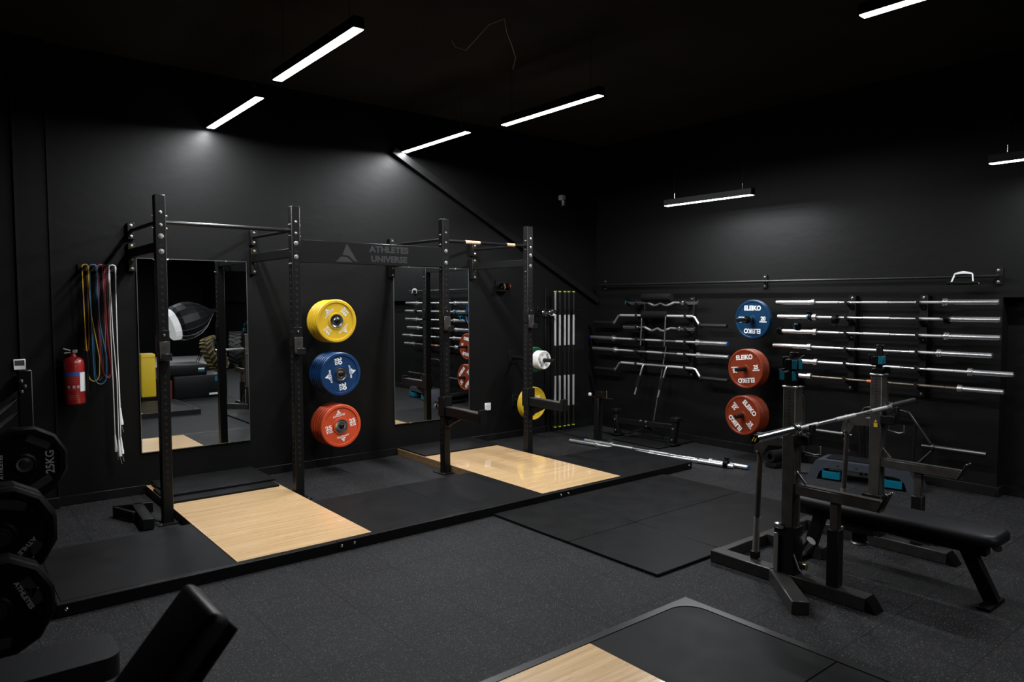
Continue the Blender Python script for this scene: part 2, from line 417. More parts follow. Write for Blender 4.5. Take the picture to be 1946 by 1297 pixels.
wr = MB().tube([(3.50, 5.12, 3.985), (3.55, 5.14, 3.95), (3.63, 5.10, 3.93), (3.56, 4.8, 3.96), (3.53, 4.64, 3.985), (3.55, 4.47, 3.985), (3.66, 4.58, 3.94), (3.80, 4.69, 3.9), (3.95, 4.82, 3.86), (4.0, 4.92, 3.8)], .0028, 6)
solo(wr, 'loose_wire', 'dim_print', 'thin loose wire dangling from the black ceiling', 'wire')
c = thing('security_camera', 'small grey dome camera high on the back wall near the corner', 'camera', (6.79, 7.28, 3.16))
MB().box((6.79, 7.29, 3.215), (.07, .08, .07), None, .008).build('bracket', 'dim_print', c)
MB().lathe([(0, 0), (0, .03), (.05, .034), (.07, .034)], (6.79, 7.26, 3.10), Z, 16).build('dome', 'screen', c)

# ================================================================== LONG LIFTING PLATFORM
PH = .075
t = thing('lifting_platform', 'long low lifting platform with two bamboo boards and black rubber panels under the rig', 'platform', (3.37, 5.3, 0))
for i, (x0, x1) in enumerate(((.50, 2.207), (2.210, 4.360), (4.363, 6.285))):
    fr = MB().bx(x0, x1, 4.70, 4.755, 0, PH, .003).build('frame_rail', 'steel', t)
    for bxx in ([.544], [2.235, 2.335], [4.375, 4.465, 6.235])[i]:
        MB().lathe([(0, 0), (.004, .006), (.0, .011)][::-1], (bxx, 4.70, .042), -Y, 12).build('bolt', 'zinc', fr)
MB().bx(6.262, 6.285, 4.76, 5.82, 0, PH, .003).bx(.50, .52, 4.76, 5.82, 0, PH, .003).build('end_rail', 'steel', t)
def board(x0, x1, y0, y1, parent, m='wood1'):
    mb = MB(); mb.bx(x0, x1, y0, y1, PH-.006, PH+.001, .001); mb.mi = 1; mb.bx(x0+.001, x1-.001, y0, y1, 0, PH-.006)
    return mb.build('bamboo_board', [m, 'woodedge'], parent)
board(1.517, 2.501, 4.757, 7.32, t); board(4.20, 5.222, 4.757, 7.32, t)
for x0, x1 in ((.522, 1.513), (2.505, 3.329), (3.331, 4.196), (5.226, 6.26)):
    mb = MB(); mb.bx(x0, x1, 4.757, 5.818, .05, PH, .002); mb.mi = 1; mb.bx(x0+.002, x1-.002, 4.76, 5.815, 0, .05)
    mb.build('rubber_panel', ['mat', 'matedge'], t)

# near platform in the lower right, frame with rounded inner corner
t = thing('lifting_platform', 'nearer lifting platform at the bottom, one bamboo board and a rounded frame corner', 'platform', (2.1, 1.5, 0))
fr = MB()
ax, ay, ro, ri = 3.29, 2.49, .03, .14          # inner edge of the frame
cut = [(ax-ri+ri*math.sin(a), ay-ri+ri*math.cos(a)) for a in [PI/2*i/10 for i in range(11)]]
poly = [(.75, ay), ] + cut + [(ax, .95), (ax+.05, .95), (ax+.05, ay+.045), (.75, ay+.045)]
fr.prism(poly, (0, 0, PH-.004), X, Y, .006)
fr.bx(.75, ax+.05, ay+.040, ay+.045, 0, PH-.002).bx(ax+.045, ax+.05, .95, ay+.045, 0, PH-.002).bx(.75, ax+.05, .95, .956, 0, PH-.002).bx(.75, .756, .95, ay+.045, 0, PH-.002)
fr.build('frame', 'steel_edge', t)
mb = MB(); mb.bx(1.53, 2.512, .96, ay-.004, PH-.006, PH, .001); mb.mi = 1; mb.bx(1.531, 2.511, .96, ay-.006, 0, PH-.006)
wbd = mb.build('bamboo_board', ['wood1', 'woodedge'], t)
mb = MB(); rc = [(x-.004, y-.004) for x, y in cut]
mb.prism([(2.516, 1.618), (ax-.004, 1.618)] + rc[::-1] + [(2.516, ay-.004)], (0, 0, 0), X, Y, PH-.001); mb.build('rubber_panel', 'mat', t)
MB().bx(2.516, ax-.004, .96, 1.612, 0, PH-.001, .002).build('rubber_panel', 'mat', t)
for y0, y1 in ((1.618, ay-.004), (.96, 1.612)): MB().bx(.76, 1.526, y0, y1, 0, PH-.001, .002).build('rubber_panel', 'mat', t)

# loose mats
def rmat(x0, x1, y0, y1, z0, z1, label, group=None, rot=0):
    mb = MB(); mb.bx(x0, x1, y0, y1, z0, z1, .003)
    o = mb.build('rubber_mat', 'mat'); return tag(o, label, 'mat', group)
G = 'loose black rubber mats'
rmat(1.522, 2.472, 6.49, 7.07, PH+.001, PH+.021, 'lower of two black rubber mats stacked at the back of the left bamboo board', G)
rmat(1.56, 2.497, 6.655, 7.31, PH+.021, PH+.041, 'upper of two black rubber mats stacked at the back of the left bamboo board', G)
rmat(4.205, 5.235, 6.73, 7.31, PH+.001, PH+.018, 'single black rubber mat on the back of the right bamboo board', G)
rmat(3.60, 4.338, 2.955, 3.785, 0, .02, 'nearest black floor mat, its corner pointing at the front platform', G)
rmat(3.60, 4.338, 3.79, 4.69, 0, .02, 'black floor mat touching the long platform left of the seam bolts', G)
rmat(4.342, 5.80, 2.965, 3.795, 0, .02, 'black floor mat running under the strut of the combo rack', G)
rmat(4.342, 5.80, 3.80, 4.69, 0, .02, 'wide black floor mat along the right half of the long platform', G)

# ================================================================== WALL MOUNTED RIG
XS = [1.445, 2.553, 4.15, 5.29]
t = thing('power_rig', 'black wall mounted four post rig spanning both bamboo boards, with a name beam', 'rig', (3.37, 6.24, 0))
def bolt(p, ax_, r, parent, m='zinc', h=.010):
    MB().lathe([(-.02, r*1.25), (h*.3, r*1.25), (h*.35, r*.8), (h, r*.7), (h*1.05, 0)], p, ax_, 12).build('bolt', m, parent)
for i, x in enumerate(XS):
    mb = MB(); mb.bx(x-.04, x+.04, 6.20, 6.28, 0, 2.64, .005)
    mb.bx(x-.09, x+.09, 6.14, 6.34, 0, .008)
    mb.mi = 1; z = 2.60
    used = (2.50, 2.40, 2.31, 2.19)
    z = 2.57
    while z > .3:
        if all(abs(z-q) > .022 for q in used):
            mb.cyl((x, 6.199, z), (x, 6.2035, z), .0125 if z < 2.3 else .007, n=12)
            mb.cyl((x-.0403, 6.24, z), (x-.036, 6.24, z), .0105 if z < 2.3 else .006, n=10)
        z -= .055
    up = mb.build('upright', ['steel', 'hole'], t)
    for zz in (2.50, 2.40): bolt((x, 6.2, zz), -Y, .011, up)
    for zz in (2.312, 2.191):
        MB().lathe([(-.01, .021), (.003, .021), (.0035, .012), (.011, .010), (.0112, 0)], (x, 6.2, zz), -Y, 16).build('bolt', 'zinc', up)
    for zz in (2.475, 2.378, 2.13): bolt((x-.04, 6.235, zz), -X, .009, up, h=.018); bolt((x+.04, 6.235, zz), X, .009, up, h=.018)
    for sx in (-.065, .065): bolt((x+sx, 6.17, .008), Z, .008, up)
    MB().cyl((x, 6.28, 2.432), (x, 7.27, 2.440), .0165).build('side_tube', 'steel', t)
    MB().bx(x-.028, x+.028, 6.28, 7.27, 2.19, 2.27, .003).build('side_beam', 'steel', t)
    xw = x - (.02 if i == 2 else 0)
    wp = MB().bx(xw-.031, xw+.031, 7.262, 7.329, 2.36, 2.51, .004).build('wall_plate', 'steel', t)
    wq = MB().bx(xw-.031, xw+.031, 7.262, 7.329, 2.07, 2.325, .004).build('wall_plate', 'steel', t)
    for zz in (2.485, 2.387): bolt((xw, 7.262, zz), -Y, .010, wp, 'zinc')
    for zz in (2.302, 2.18, 2.095): bolt((xw, 7.262, zz), -Y, .010, wq, 'brass')
pb = MB().cyl((XS[0]+.04, 6.24, 2.425), (XS[1]-.04, 6.24, 2.425), .017).build('pull_up_bar', 'steel_edge', t)
pb = MB().cyl((XS[2]+.04, 6.24, 2.420), (XS[3]-.04, 6.24, 2.420), .0165).build('pull_up_bar', 'steel', t)
for x0, x1 in ((4.42, 4.61), (4.98, 5.09)):
    tag(MB().cyl((x0, 6.24, 2.420), (x1, 6.24, 2.420), .0185).build('grip', 'wood_grip', pb), 'pale wooden grip sleeve')
nb = MB().bx(XS[1]+.04, XS[2]-.04, 6.206, 6.262, 2.144, 2.348, .004).build('name_beam', 'steel', t)
mb = MB()
mb.text('ATHLETES', (3.493, 6.206, 2.291), X, Z, .080, bold=.045, sx=1.17)
mb.text('UNIVERSE', (3.493, 6.206, 2.199), X, Z, .080, bold=.045, sx=1.13)
mb.build('lettering', 'grey_print', nb)
MB().logo((3.045, 6.206, 2.162), X, Z, .222).build('emblem', 'grey_print', nb)

def j_cup(x, z0, label):
    t = thing('j_cup', label, 'barbell hook', (x, 6.2, z0), 'barbell hooks on the rig')
    MB().bx(x-.0405, x+.0405, 6.188, 6.198, z0+.005, z0+.24, .002).bx(x-.049, x-.041, 6.188, 6.27, z0+.07, z0+.20, .002).build('bracket', 'steel', t)
    MB().bx(x-.038, x+.038, 6.12, 6.19, z0, z0+.016, .002).bx(x-.038, x+.038, 6.112, 6.122, z0, z0+.055, .003).build('shelf', 'steel_edge', t)
    MB().bx(x-.039, x+.039, 6.178, 6.187, z0+.016, z0+.15, .002).build('wear_plate', 'gun', t)
    bolt((x, 6.186, z0+.20), -Y, .008, t)
j_cup(XS[0], 1.325, 'barbell hook on the leftmost rig post in front of the mirror')
j_cup(XS[1], 1.325, 'barbell hook on the rig post left of the yellow plates')
j_cup(XS[2], 1.49, 'barbell hook on the rig post in front of the right mirror')
j_cup(XS[3], 1.49, 'barbell hook on the rightmost rig post beside the hanging collars')
def safety(x, y1, label):
    t = thing('rack_safety', label, 'safety arm', (x, 6.0, .6), 'safety arms on the rig')
    MB().bx(x-.05, x+.05, 6.182, 6.198, .49, .81, .003).bx(x+.041, x+.052, 6.182, 6.29, .6, .8, .002).bx(x-.052, x-.041, 6.182, 6.29, .6, .8, .002).build('bracket', 'steel', t)
    MB().bx(x-.036, x+.036, y1, 6.185, .607, .695, .004).build('arm', 'steel', t)
    MB().bx(x-.036, x+.036, y1-.0, 6.185, .695, .703, .002).build('wear_strip', 'gun', t)
    MB().bx(x-.044, x+.044, y1-.035, y1, .607, .735, .004).build('end_stop', 'foam', t)
    MB().prism([(6.182, .607), (6.182, .495), (5.93, .607)], (x-.006, 0, 0), Y, Z, .012).build('gusset', 'steel', t)
safety(XS[2], 5.60, 'black safety arm projecting from the rig post at the edge of the right mirror')
safety(XS[3], 5.66, 'black safety arm on the rightmost rig post in front of the small yellow plates')

# ================================================================== MIRRORS, SOCKET, SMALL WALL THINGS
def mirror(x0, x1, z0, z1, label, skew=0.0):
    t = thing('wall_mirror', label, 'mirror', ((x0+x1)/2, 7.32, z0))
    mb = MB(); y = 7.312
    mb.add([(x0, y-skew, z0), (x1, y+skew, z0), (x1, y+skew, z1), (x0, y-skew, z1)], [(0, 1, 2, 3)]); mb.build('glass', 'mirror', t, None)
    MB().bx(x0-.003, x1+.003, 7.3125, 7.329, z0-.003, z1+.003, .001).build('backing', 'mirror_edge', t)
    e = MB()
    for a in ((x0-.004, x0+.002, z0, z1), (x1-.002, x1+.004, z0, z1)): e.bx(a[0], a[1], 7.309, 7.329, a[2], a[3])
    for a in (z0, z1): e.bx(x0-.004, x1+.004, 7.309, 7.329, a-.003, a+.003)
    e.build('edge', 'mirror_edge', t)
    cl = MB()
    for xx in (x0+.2, x1-.2): cl.bx(xx-.008, xx+.008, 7.304, 7.31, z0-.006, z0+.008).bx(xx-.008, xx+.008, 7.304, 7.31, z1-.008, z1+.006)
    cl.build('clip', 'zinc', t)
mirror(1.49, 2.487, .388, 2.195, 'frameless wall mirror behind the left bay of the rig, reflecting a yellow pad')
mirror(4.168, 5.226, .365, 2.198, 'frameless wall mirror behind the right bay of the rig, reflecting barbells')
t = thing('wall_socket', 'white square socket low on the back wall right of the mirror', 'socket', (5.53, 7.32, .445))
MB().bx(5.483, 5.576, 7.318, 7.329, .398, .494, .003).build('plate', 'plastic_white', t)
mb = MB()
for q in ((5.515, .45), (5.545, .45), (5.53, .425)): mb.bx(q[0]-.004, q[0]+.004, 7.316, 7.319, q[1]-.006, q[1]+.006)
mb.build('pin_hole', 'dim_print', t)
t = thing('thermostat', 'white wall thermostat with grey display at the far left', 'thermostat', (.57, 7.26, 1.225))
MB().bx(.526, .612, 7.245, 7.269, 1.225, 1.315, .004).build('case', 'plastic_white', t)
MB().bx(.536, .603, 7.243, 7.246, 1.262, 1.305).build('display', 'screen', t)

# fire extinguisher
t = thing('fire_extinguisher', 'red fire extinguisher with blue banded label hung low on the back wall', 'extinguisher', (.952, 7.22, .90))
bc = (.952, 7.22)
MB().lathe([(0, 0), (0, .072), (.010, .082), (.014, .084), (.355, .084), (.385, .076), (.405, .056), (.415, .030), (.43, .022), (.45, .022), (.45, 0)], (*bc, .905), Z, 28).build('body', 'ext_red', t)
def wrap(z0, z1, a0, a1, r, name, m):
    mb = MB(); n = 10; vs = []
    for i in range(n+1):
        a = math.radians(a0 + (a1-a0)*i/n); vs += [(bc[0]+r*math.sin(a), bc[1]-r*math.cos(a), z0), (bc[0]+r*math.sin(a), bc[1]-r*math.cos(a), z1)]
    mb.add(vs, [(2*i, 2*i+2, 2*i+3, 2*i+1) for i in range(n)]); return mb.build(name, m, t)
wrap(1.155, 1.19, -75, 60, .0846, 'blue_band', 'label_blue')
wrap(1.02, 1.185, 25, 75, .0850, 'paper_label', 'plastic_white')
for a in (-35, -8, 14): wrap(1.05, 1.075, a-7, a+7, .0848, 'pictogram', 'dim_print')
for i, zz in enumerate((1.14, 1.125, 1.11, 1.095, 1.035, .985, .97, .955)): wrap(zz, zz+.004, -40, 18, .0847, 'print_line', 'band_pink')
MB().bx(.945, .985, 7.20, 7.24, 1.35, 1.38, .004).bar((.93, 7.2, 1.375), (.875, 7.19, 1.395), .018, .01).bar((.93, 7.2, 1.36), (.88, 7.19, 1.355), .018, .008).build('valve_handle', 'satin', t)
MB().tube([(.985, 7.21, 1.37), (1.02, 7.19, 1.385), (1.05, 7.18, 1.36), (1.058, 7.18, 1.25), (1.052, 7.17, 1.1), (1.045, 7.17, .99)], .008, 8).build('hose', 'steel', t)
MB().bx(.93, .975, 7.296, 7.329, 1.20, 1.33).build('wall_hook', 'steel', t)

# resistance bands on a wall peg rail
t = thing('band_rack', 'black peg rail holding coloured resistance bands left of the mirror', 'rack', (1.15, 7.3, 2.1))
MB().bx(1.02, 1.33, 7.31, 7.329, 2.06, 2.13, .003).build('rail', 'steel', t)
for x in (1.062, 1.122, 1.19, 1.268): MB().cyl((x, 7.31, 2.098), (x, 7.15, 2.104), .012, n=12).build('peg', 'steel', t)
def band(name, xc, w0, pts_l, pts_r, zb, yy, r, m, label, flat=(1, .5, 1)):
    top = [(xc+.5*w0*math.cos(a), yy, 2.100+.018*math.sin(a)) for a in [PI*i/6 for i in range(7)]]     # right to left
    L = [(x, yy, z) for x, z in pts_l]; Rr = [(x, yy, z) for x, z in pts_r]
    xb0, xb1 = pts_l[-1][0], pts_r[-1][0]; zm = (pts_l[-1][1]+pts_r[-1][1])/2
    bot = [((xb0+xb1)/2 - (xb1-xb0)/2*math.cos(a), yy, zm-(zm-zb)*math.sin(a)) for a in [PI*(i+1)/6 for i in range(5)]]
    o = MB().tube(top + L + bot + Rr[::-1], r, 8, True).build(name, m)
    return tag(o, label, 'resistance band', 'resistance bands on the peg rail')
band('resistance_band', 1.062, .046, [(1.04, 1.9), (1.045, 1.6), (1.055, 1.3), (1.06, 1.16)], [(1.086, 1.9), (1.10, 1.65), (1.15, 1.3), (1.145, 1.16)], 1.095, 7.20, .0045, 'band_yellow', 'thin yellow resistance band, leftmost on the peg rail')
band('resistance_band', 1.062, .040, [(1.052, 1.9), (1.053, 1.6), (1.05, 1.45), (1.052, 1.40)], [(1.083, 1.9), (1.085, 1.7), (1.082, 1.5), (1.078, 1.42)], 1.36, 7.26, .005, 'band_orange', 'brownish orange resistance band behind the yellow one')
band('resistance_band', 1.122, .058, [(1.093, 1.9), (1.095, 1.6), (1.10, 1.3), (1.105, 1.14)], [(1.150, 1.9), (1.16, 1.6), (1.205, 1.3), (1.20, 1.14)], 1.065, 7.20, .0055, 'band_blue', 'thicker blue resistance band next to the yellow one')
band('resistance_band', 1.125, .054, [(1.098, 1.9), (1.11, 1.6), (1.12, 1.35), (1.12, 1.18)], [(1.148, 1.9), (1.165, 1.6), (1.185, 1.3), (1.185, 1.18)], 1.10, 7.25, .004, 'band_blue', 'thinner blue resistance band hanging inside the thicker blue one')
band('resistance_band', 1.19, .050, [(1.166, 1.9), (1.155, 1.6), (1.165, 1.3), (1.18, 1.18)], [(1.212, 1.9), (1.215, 1.6), (1.23, 1.35), (1.245, 1.18)], 1.12, 7.25, .011, 'band_red', 'wide maroon resistance band between the blue bands and the white ropes')
band('resistance_band', 1.215, .030, [(1.20, 1.9), (1.205, 1.6), (1.20, 1.3), (1.20, 1.17)], [(1.228, 1.9), (1.235, 1.6), (1.245, 1.4), (1.242, 1.17)], 1.115, 7.22, .004, 'band_pink', 'thin pinkish red resistance band in front of the maroon one')
def rope(pl, pr, label, yy):
    t = thing('jump_rope', label, 'jump rope', (1.27, yy, .45), 'white jump ropes')
    top = [(1.268+.026*math.cos(a), yy, 2.100+.018*math.sin(a)) for a in [PI*i/6 for i in range(7)]]
    L = [(x, yy, z) for x, z in pl]; Rr = [(x, yy, z) for x, z in pr]
    MB().tube(Rr[::-1] + top + L, .0042, 8).build('cord', 'rope_white', t)
    for q in (L[-1], Rr[-1]):
        MB().lathe([(0, 0), (0, .007), (.10, .012), (.12, .016), (.15, .016), (.152, 0)], q, V((.05, 0, -1)), 12).build('handle', 'rope_white', t)
        MB().tube([(q[0]+.007, yy, q[2]-.15), (q[0]+.014, yy, q[2]-.19), (q[0]+.02, yy-.005, q[2]-.22)], .002, 6).build('cord_end', 'dim_print', t)
rope([(1.242, 1.95), (1.243, 1.5), (1.25, 1.0), (1.252, .60)], [(1.294, 1.95), (1.292, 1.5), (1.296, 1.1), (1.30, .84)], 'white jump rope hanging with its right handle higher than the rest', 7.20)
rope([(1.246, 1.9), (1.255, 1.5), (1.275, 1.1), (1.275, .56)], [(1.288, 1.9), (1.288, 1.4), (1.290, 1.0), (1.292, .58)], 'white jump rope hanging with both handles low and crossing strands', 7.17)

# black steel stand left of the leftmost rig post
t = thing('landmine_stand', 'low black steel stand with a thick arm on the floor left of the rig', 'stand', (1.27, 6.4, 0))
MB().bar((1.305, 6.66, .05), (1.275, 6.10, .05), .085, .085, .004).build('arm', 'steel', t)
MB().bar((1.13, 6.69, .05), (1.42, 6.61, .05), .03, .085, .003).build('cross_tube', 'steel', t)
MB().bar((1.14, 6.67, .05), (1.235, 6.40, .05), .03, .075, .003).build('brace', 'steel', t)
MB().tube([(1.35, 6.5, .03), (1.38, 6.4, .012), (1.37, 6.3, .01), (1.40, 6.25, .012)], .006, 6).build('strap', 'foam', t)

# ================================================================== PLATES
def plate_profile(R, th, rim, hub, rec=.006, bore=.0255):
    return [(0, bore), (0, R-.011), (.009, R), (th-.009, R), (th, R-.009), (th, R-rim+.002), (th-rec, R-rim-.002), (th-rec, hub+.003), (th-.001, hub), (th-.001, bore)]
def wall_peg(o, n, L_, label, mtl='steel', r=.0245):
    o, n = V(o), V(n); t = thing('weight_peg', label, 'wall peg', o, 'wall pegs for weight plates')
    MB().box(o + n*.006, (.14 if abs(n.y) > .5 else .012, .012 if abs(n.y) > .5 else .14, .16), None, .002).build('wall_flange', 'steel', t)
    MB().lathe([(0, 0), (0, r), (L_-.006, r), (L_, r-.006), (L_, 0)], o + n*.012, n, 20).build('peg', mtl, t)
    return t
def stack_A(zc, xc, yf, yb, cnt, th, m, kg, rot, names):
    wall_peg((xc, 7.329, zc), (0, -1, 0), 7.329-yf+.02, names['peg'])
    prof = plate_profile(.225, th, .034, .084, .010)
    o = None; org = V((xc, yf, zc))
    t = thing('bumper_plate', names['front'], 'weight plate', org, names['group'])
    MB().lathe(prof, org + Y*th, -Y, 56).build('disc', m, t)
    MB().lathe([(-.004, .0255), (.004, .028), (-.001, .052), (.003, .062), (.003, .071), (-.004, .072)], org, -Y, 40).build('hub_ring', 'chrome', t)
    f = org + V((0, .0105, 0)) - Y*.001
    cr, sr = math.cos(rot), math.sin(rot)
    u = X*cr + Z*sr; v = Z*cr - X*sr
    for sgn in (1, -1):
        o_ = f + u*(.135*sgn)
        MB().text(str(kg), o_ + v*.016, u, v, .058, bold=.045, sx=1.25).text('KG', o_ - v*.026, u, v, .040, bold=.035, sx=1.2).build('weight_mark', 'white', t)
        uu, vv = u*sgn, v*sgn
        MB().logo(f + vv*.125, uu, vv, .064).text('ATHLETES', f + vv*.110, uu, vv, .024, bold=.03, sx=1.25).build('emblem', 'white', t)
    MB().lathe([(0, .010), (.008, .022), (.016, .018), (.022, .0)], org - Y*.0, -Y, 20).build('peg_cap', 'chrome', t)
    # the rest of the stack
    step = (yb - yf)/cnt
    first = None
    for i in range(1, cnt):
        y = yf + i*step
        lab = '%s weight plate, number %d from the front of its peg' % (names['adj'], i+1)
        if first is None:
            first = solo(MB().lathe(prof, V((0, th*.94, 0)), -Y, 56), 'bumper_plate', m, lab, 'weight plate', names['group'])
            first.location = (xc, y, zc)
        else:
            c = first.copy(); COL.objects.link(c); c.location = (xc + random.uniform(-.003, .003), y, zc - .001*i + random.uniform(-.002, .002)); c['label'] = lab
stack_A(1.592, 3.283, 6.946, 7.19, 6, .038, 'yellow', 15, math.radians(-135), dict(peg='wall peg carrying the yellow plates', front='front yellow 15 KG plate, facing the room between the rig posts', group='yellow bumper plates on the back wall', adj='yellow'))
stack_A(1.047, 3.272, 6.842, 7.135, 6, .046, 'blue', 20, math.radians(-80), dict(peg='wall peg carrying the lettered blue plates between the rig posts', front='front blue 20 KG plate, below the yellow plates', group='blue bumper plates on the back wall', adj='blue'))
stack_A(.505, 3.275, 6.856, 7.135, 5, .053, 'red', 25, math.radians(11), dict(peg='lowest wall peg between the rig posts, carrying red plates', front='front bright red 25 KG plate, below the blue plates', group='red bumper plates on the back wall', adj='bright red back wall'))

def eleiko(org, R, th, m, kg, rot, label, group, n):
    org = V(org); n = V(n); t = thing('steel_plate', label, 'weight plate', org, group)
    MB().lathe(plate_profile(R, th, .026, .042, .005), org - n*th, n, 56).build('disc', m, t)
    u0 = Z.cross(n).normalized(); v0 = Z
    f = org - n*.0045
    mb = MB(); cr, sr = math.cos(rot), math.sin(rot); u = u0*cr + v0*sr; v = v0*cr - u0*sr
    for sgn in (1, -1):
        uu, vv = u*sgn, v*sgn
        mb.text('ELEIKO', f + vv*.128, uu, vv, .072, bold=.035, sx=.92)
        o_ = f + uu*.135
        mb.text(str(kg), o_ + vv*.012, uu, vv, .060, bold=.03); mb.text('SWEDEN', o_ - vv*.024, uu, vv, .022, bold=.03, sx=1.0)
    mb.build('lettering', 'white', t)
    return t
def stack_B(zc, yc, xf, cnt, th, m, kg, rot, peg, front, adj, group, pegL):
    wall_peg((XB-.001, yc, zc), (-1, 0, 0), pegL, peg, 'steel')
    eleiko((xf, yc, zc), .225, th, m, kg, rot, front, group, (-1, 0, 0))
    first = None
    for i in range(1, cnt):
        lab = '%s, number %d from the front' % (adj, i+1)
        if first is None:
            first = solo(MB().lathe(plate_profile(.225, th, .026, .042, .005), V((th*.93, 0, 0)), -X, 56), 'steel_plate', m, lab, 'weight plate', group)
            first.location = (xf+i*th*1.08, yc, zc)
        else:
            c = first.copy(); COL.objects.link(c); c.location = (xf+i*th*1.08, yc+random.uniform(-.003, .003), zc-random.uniform(0, .003)); c['label'] = lab
YP = 4.612
stack_B(1.583, YP, 7.235, 2, .030, 'iblue', 20, 0, 'black peg through the blue plates on the right wall', 'blue 20 plate facing the room on the right wall', 'blue right wall plate', 'blue steel plates on the right wall', .56)
stack_B(1.030, YP, 7.110, 5, .027, 'ired', 25, math.radians(7), 'black peg through the upper red stack on the right wall', 'front brick red 25 plate of the upper stack on the right wall', 'brick red plate of the upper right wall stack', 'brick red steel plates on the right wall', .56)
stack_B(.505, YP, 7.066, 7, .027, 'ired', 25, math.radians(-44), 'black peg through the lower red stack on the right wall', 'front brick red 25 plate of the lower stack, its lettering running diagonally', 'brick red plate of the lower right wall stack', 'brick red steel plates on the right wall', .56)

# small plates behind the rightmost rig post
wall_peg((5.945, 7.329, 1.062), (0, -1, 0), .80, 'black peg through the small white plates beside the rightmost rig post')
def disc(name, org, R, th, m, label, group):
    o = solo(MB().lathe(plate_profile(R, th, .016, .035, .003), V((0, th, 0)), -Y, 44), name, m, label, 'weight plate', group)
    o.location = org; return o
t = thing('small_plate', 'front small white plate with black letters, by the rightmost rig post', 'weight plate', (5.945, 6.70, 1.062), 'small white plates')
MB().lathe(plate_profile(.117, .022, .010, .03, .002), (5.945, 6.722, 1.062), -Y, 44).build('disc', 'iwhite', t)
a = math.radians(-68); u = X*math.cos(a)+Z*math.sin(a); v = Z*math.cos(a)-X*math.sin(a); f = V((5.945, 6.7015, 1.062))
mb = MB()
for sg in (1, -1): mb.text('ELEIKO', f+v*.068*sg, u*sg, v*sg, .034, bold=.03); mb.text('5', f+u*.07*sg, u*sg, v*sg, .03, bold=.03)
mb.build('lettering', 'black_print', t)
for i in range(1, 5): disc('small_plate', (5.945, 6.70+i*.0245, 1.062), .117, .022, 'iwhite', 'small white plate, number %d counted back from the lettered one' % (i+1), 'small white plates')
for i in range(2): disc('steel_plate', (5.945, 6.86+i*.03, 1.056), .163, .026, 'igreen', ['green plate half hidden directly behind the small white plates', 'rear green plate behind the small white plates'][i], 'green plates')
wall_peg((6.0, 7.329, .485), (0, -1, 0), .42, 'black peg holding the yellow plates behind the rightmost rig post')
for i in range(3):
    o = disc('steel_plate', (6.0, 6.96+i*.03, .482), .215, .026, 'iyellow', ['front yellow plate behind the rightmost rig post above the floor', 'middle yellow plate behind the rightmost rig post', 'rear yellow plate behind the rightmost rig post'][i], 'yellow steel plates')
    if i == 0:
        l = MB().text('15', (.07, .0015, .07), X, Z, .07, bold=.03).text('ELEIKO', (.10, .0015, .015), X, Z, .05, bold=.03).build('lettering', 'white'); l.parent = o

# ================================================================== BARBELLS
def collar(label, p, axis, m='teal', ang=0.0, r=.0255, group='clamp collars'):
    p, a = V(p), V(axis).normalized(); t = thing('barbell_collar', label, 'collar', p, group)
    MB().lathe([(-.022, r), (-.022, r+.016), (.004, r+.018), (.004, r)], p, a, 20).build('ring', 'rubber_black', t)
    MB().lathe([(.004, r), (.004, r+.013), (.024, r+.013), (.024, r)], p, a, 20).build('body', m, t)
    q = V((0, 0, 1)).cross(a); q = q.normalized() if q.length > .1 else X
    d = Z*math.cos(ang) + q*math.sin(ang)
    R = Matrix((a, d.cross(a)*-1, d)).transposed()
    MB().box(p + d*(r+.028), (.04, .022, .030), R, .003).bar(p + d*(r+.04) - a*.02, p + d*(r+.03) + a*.045, .016, .008).build('lever', 'rubber_black', t)
    return t
_ends = {'plain': 'satin', 'blue': 'label_blue', 'black': 'rubber_black'}
def barbell(label, p0, p1, group, shaft='sleeve', knurl='knurl', L=2.2, SL=.415, end='plain', pattern=None, name='barbell', r=.014, rs=.025, sleeve='sleeve'):
    p0, p1 = V(p0), V(p1); c = (p0+p1)/2; d = (p1-p0).normalized()
    t = thing(name, label, 'barbell', c, group)
    h = L/2; inn = h-SL-.03
    mb = MB(); segs = pattern or [(-inn, -.60, 1), (-.60, -.37, 1), (-.37, -.13, 0), (-.13, .13, 1), (.13, .37, 0), (.37, .60, 1), (.60, inn, 1)]
    for a, b_, k in segs:
        mb.mi = k; g = .002
        mb.lathe([(a, 0), (a, r-.0022+k*.0022), (b_-g*2, r-.0022+k*.0022), (b_, 0)], c, d, 14)
    mb.build('shaft', [shaft, knurl], t)
    for s_ in (-1, 1):
        sl = MB().lathe([(inn-.004, .010), (inn-.004, .037), (inn+.010, .037), (inn+.012, .031), (inn+.018, .031), (inn+.020, .037), (inn+.030, .037), (inn+.032, rs), (h-.004, rs), (h, rs-.004), (h, 0)], c, d*s_, 20)
        so = sl.build('sleeve', sleeve, t)
        if end != 'plain': MB().lathe([(h-.012, rs+.0006), (h+.001, rs+.0002), (h+.0015, 0)], c, d*s_, 20).build('end_cap', _ends[end], so)
    return t
XW = 7.345
GW = 'barbells racked on the right wall'
def wb_(y0, y1, z, label, **k):
    return barbell(label, (XW, y0, z), (XW, y1, z), GW, L=abs(y0-y1), **k)
wb_(4.376, 2.23, 1.776, 'topmost barbell of the right hand wall rack')
wb_(4.358, 2.214, 1.619, 'second barbell from the top of the right hand wall rack, with a teal collar')
wb_(4.350, 2.21, 1.460, 'third barbell from the top of the right hand rack, black collar at left tip')
wb_(4.410, 2.268, 1.298, 'fourth barbell from the top of the right hand wall rack, shifted to the left')
wb_(4.240, 2.10, 1.140, 'fifth barbell from the top of the right hand wall rack, reaching furthest right', SL=.32)
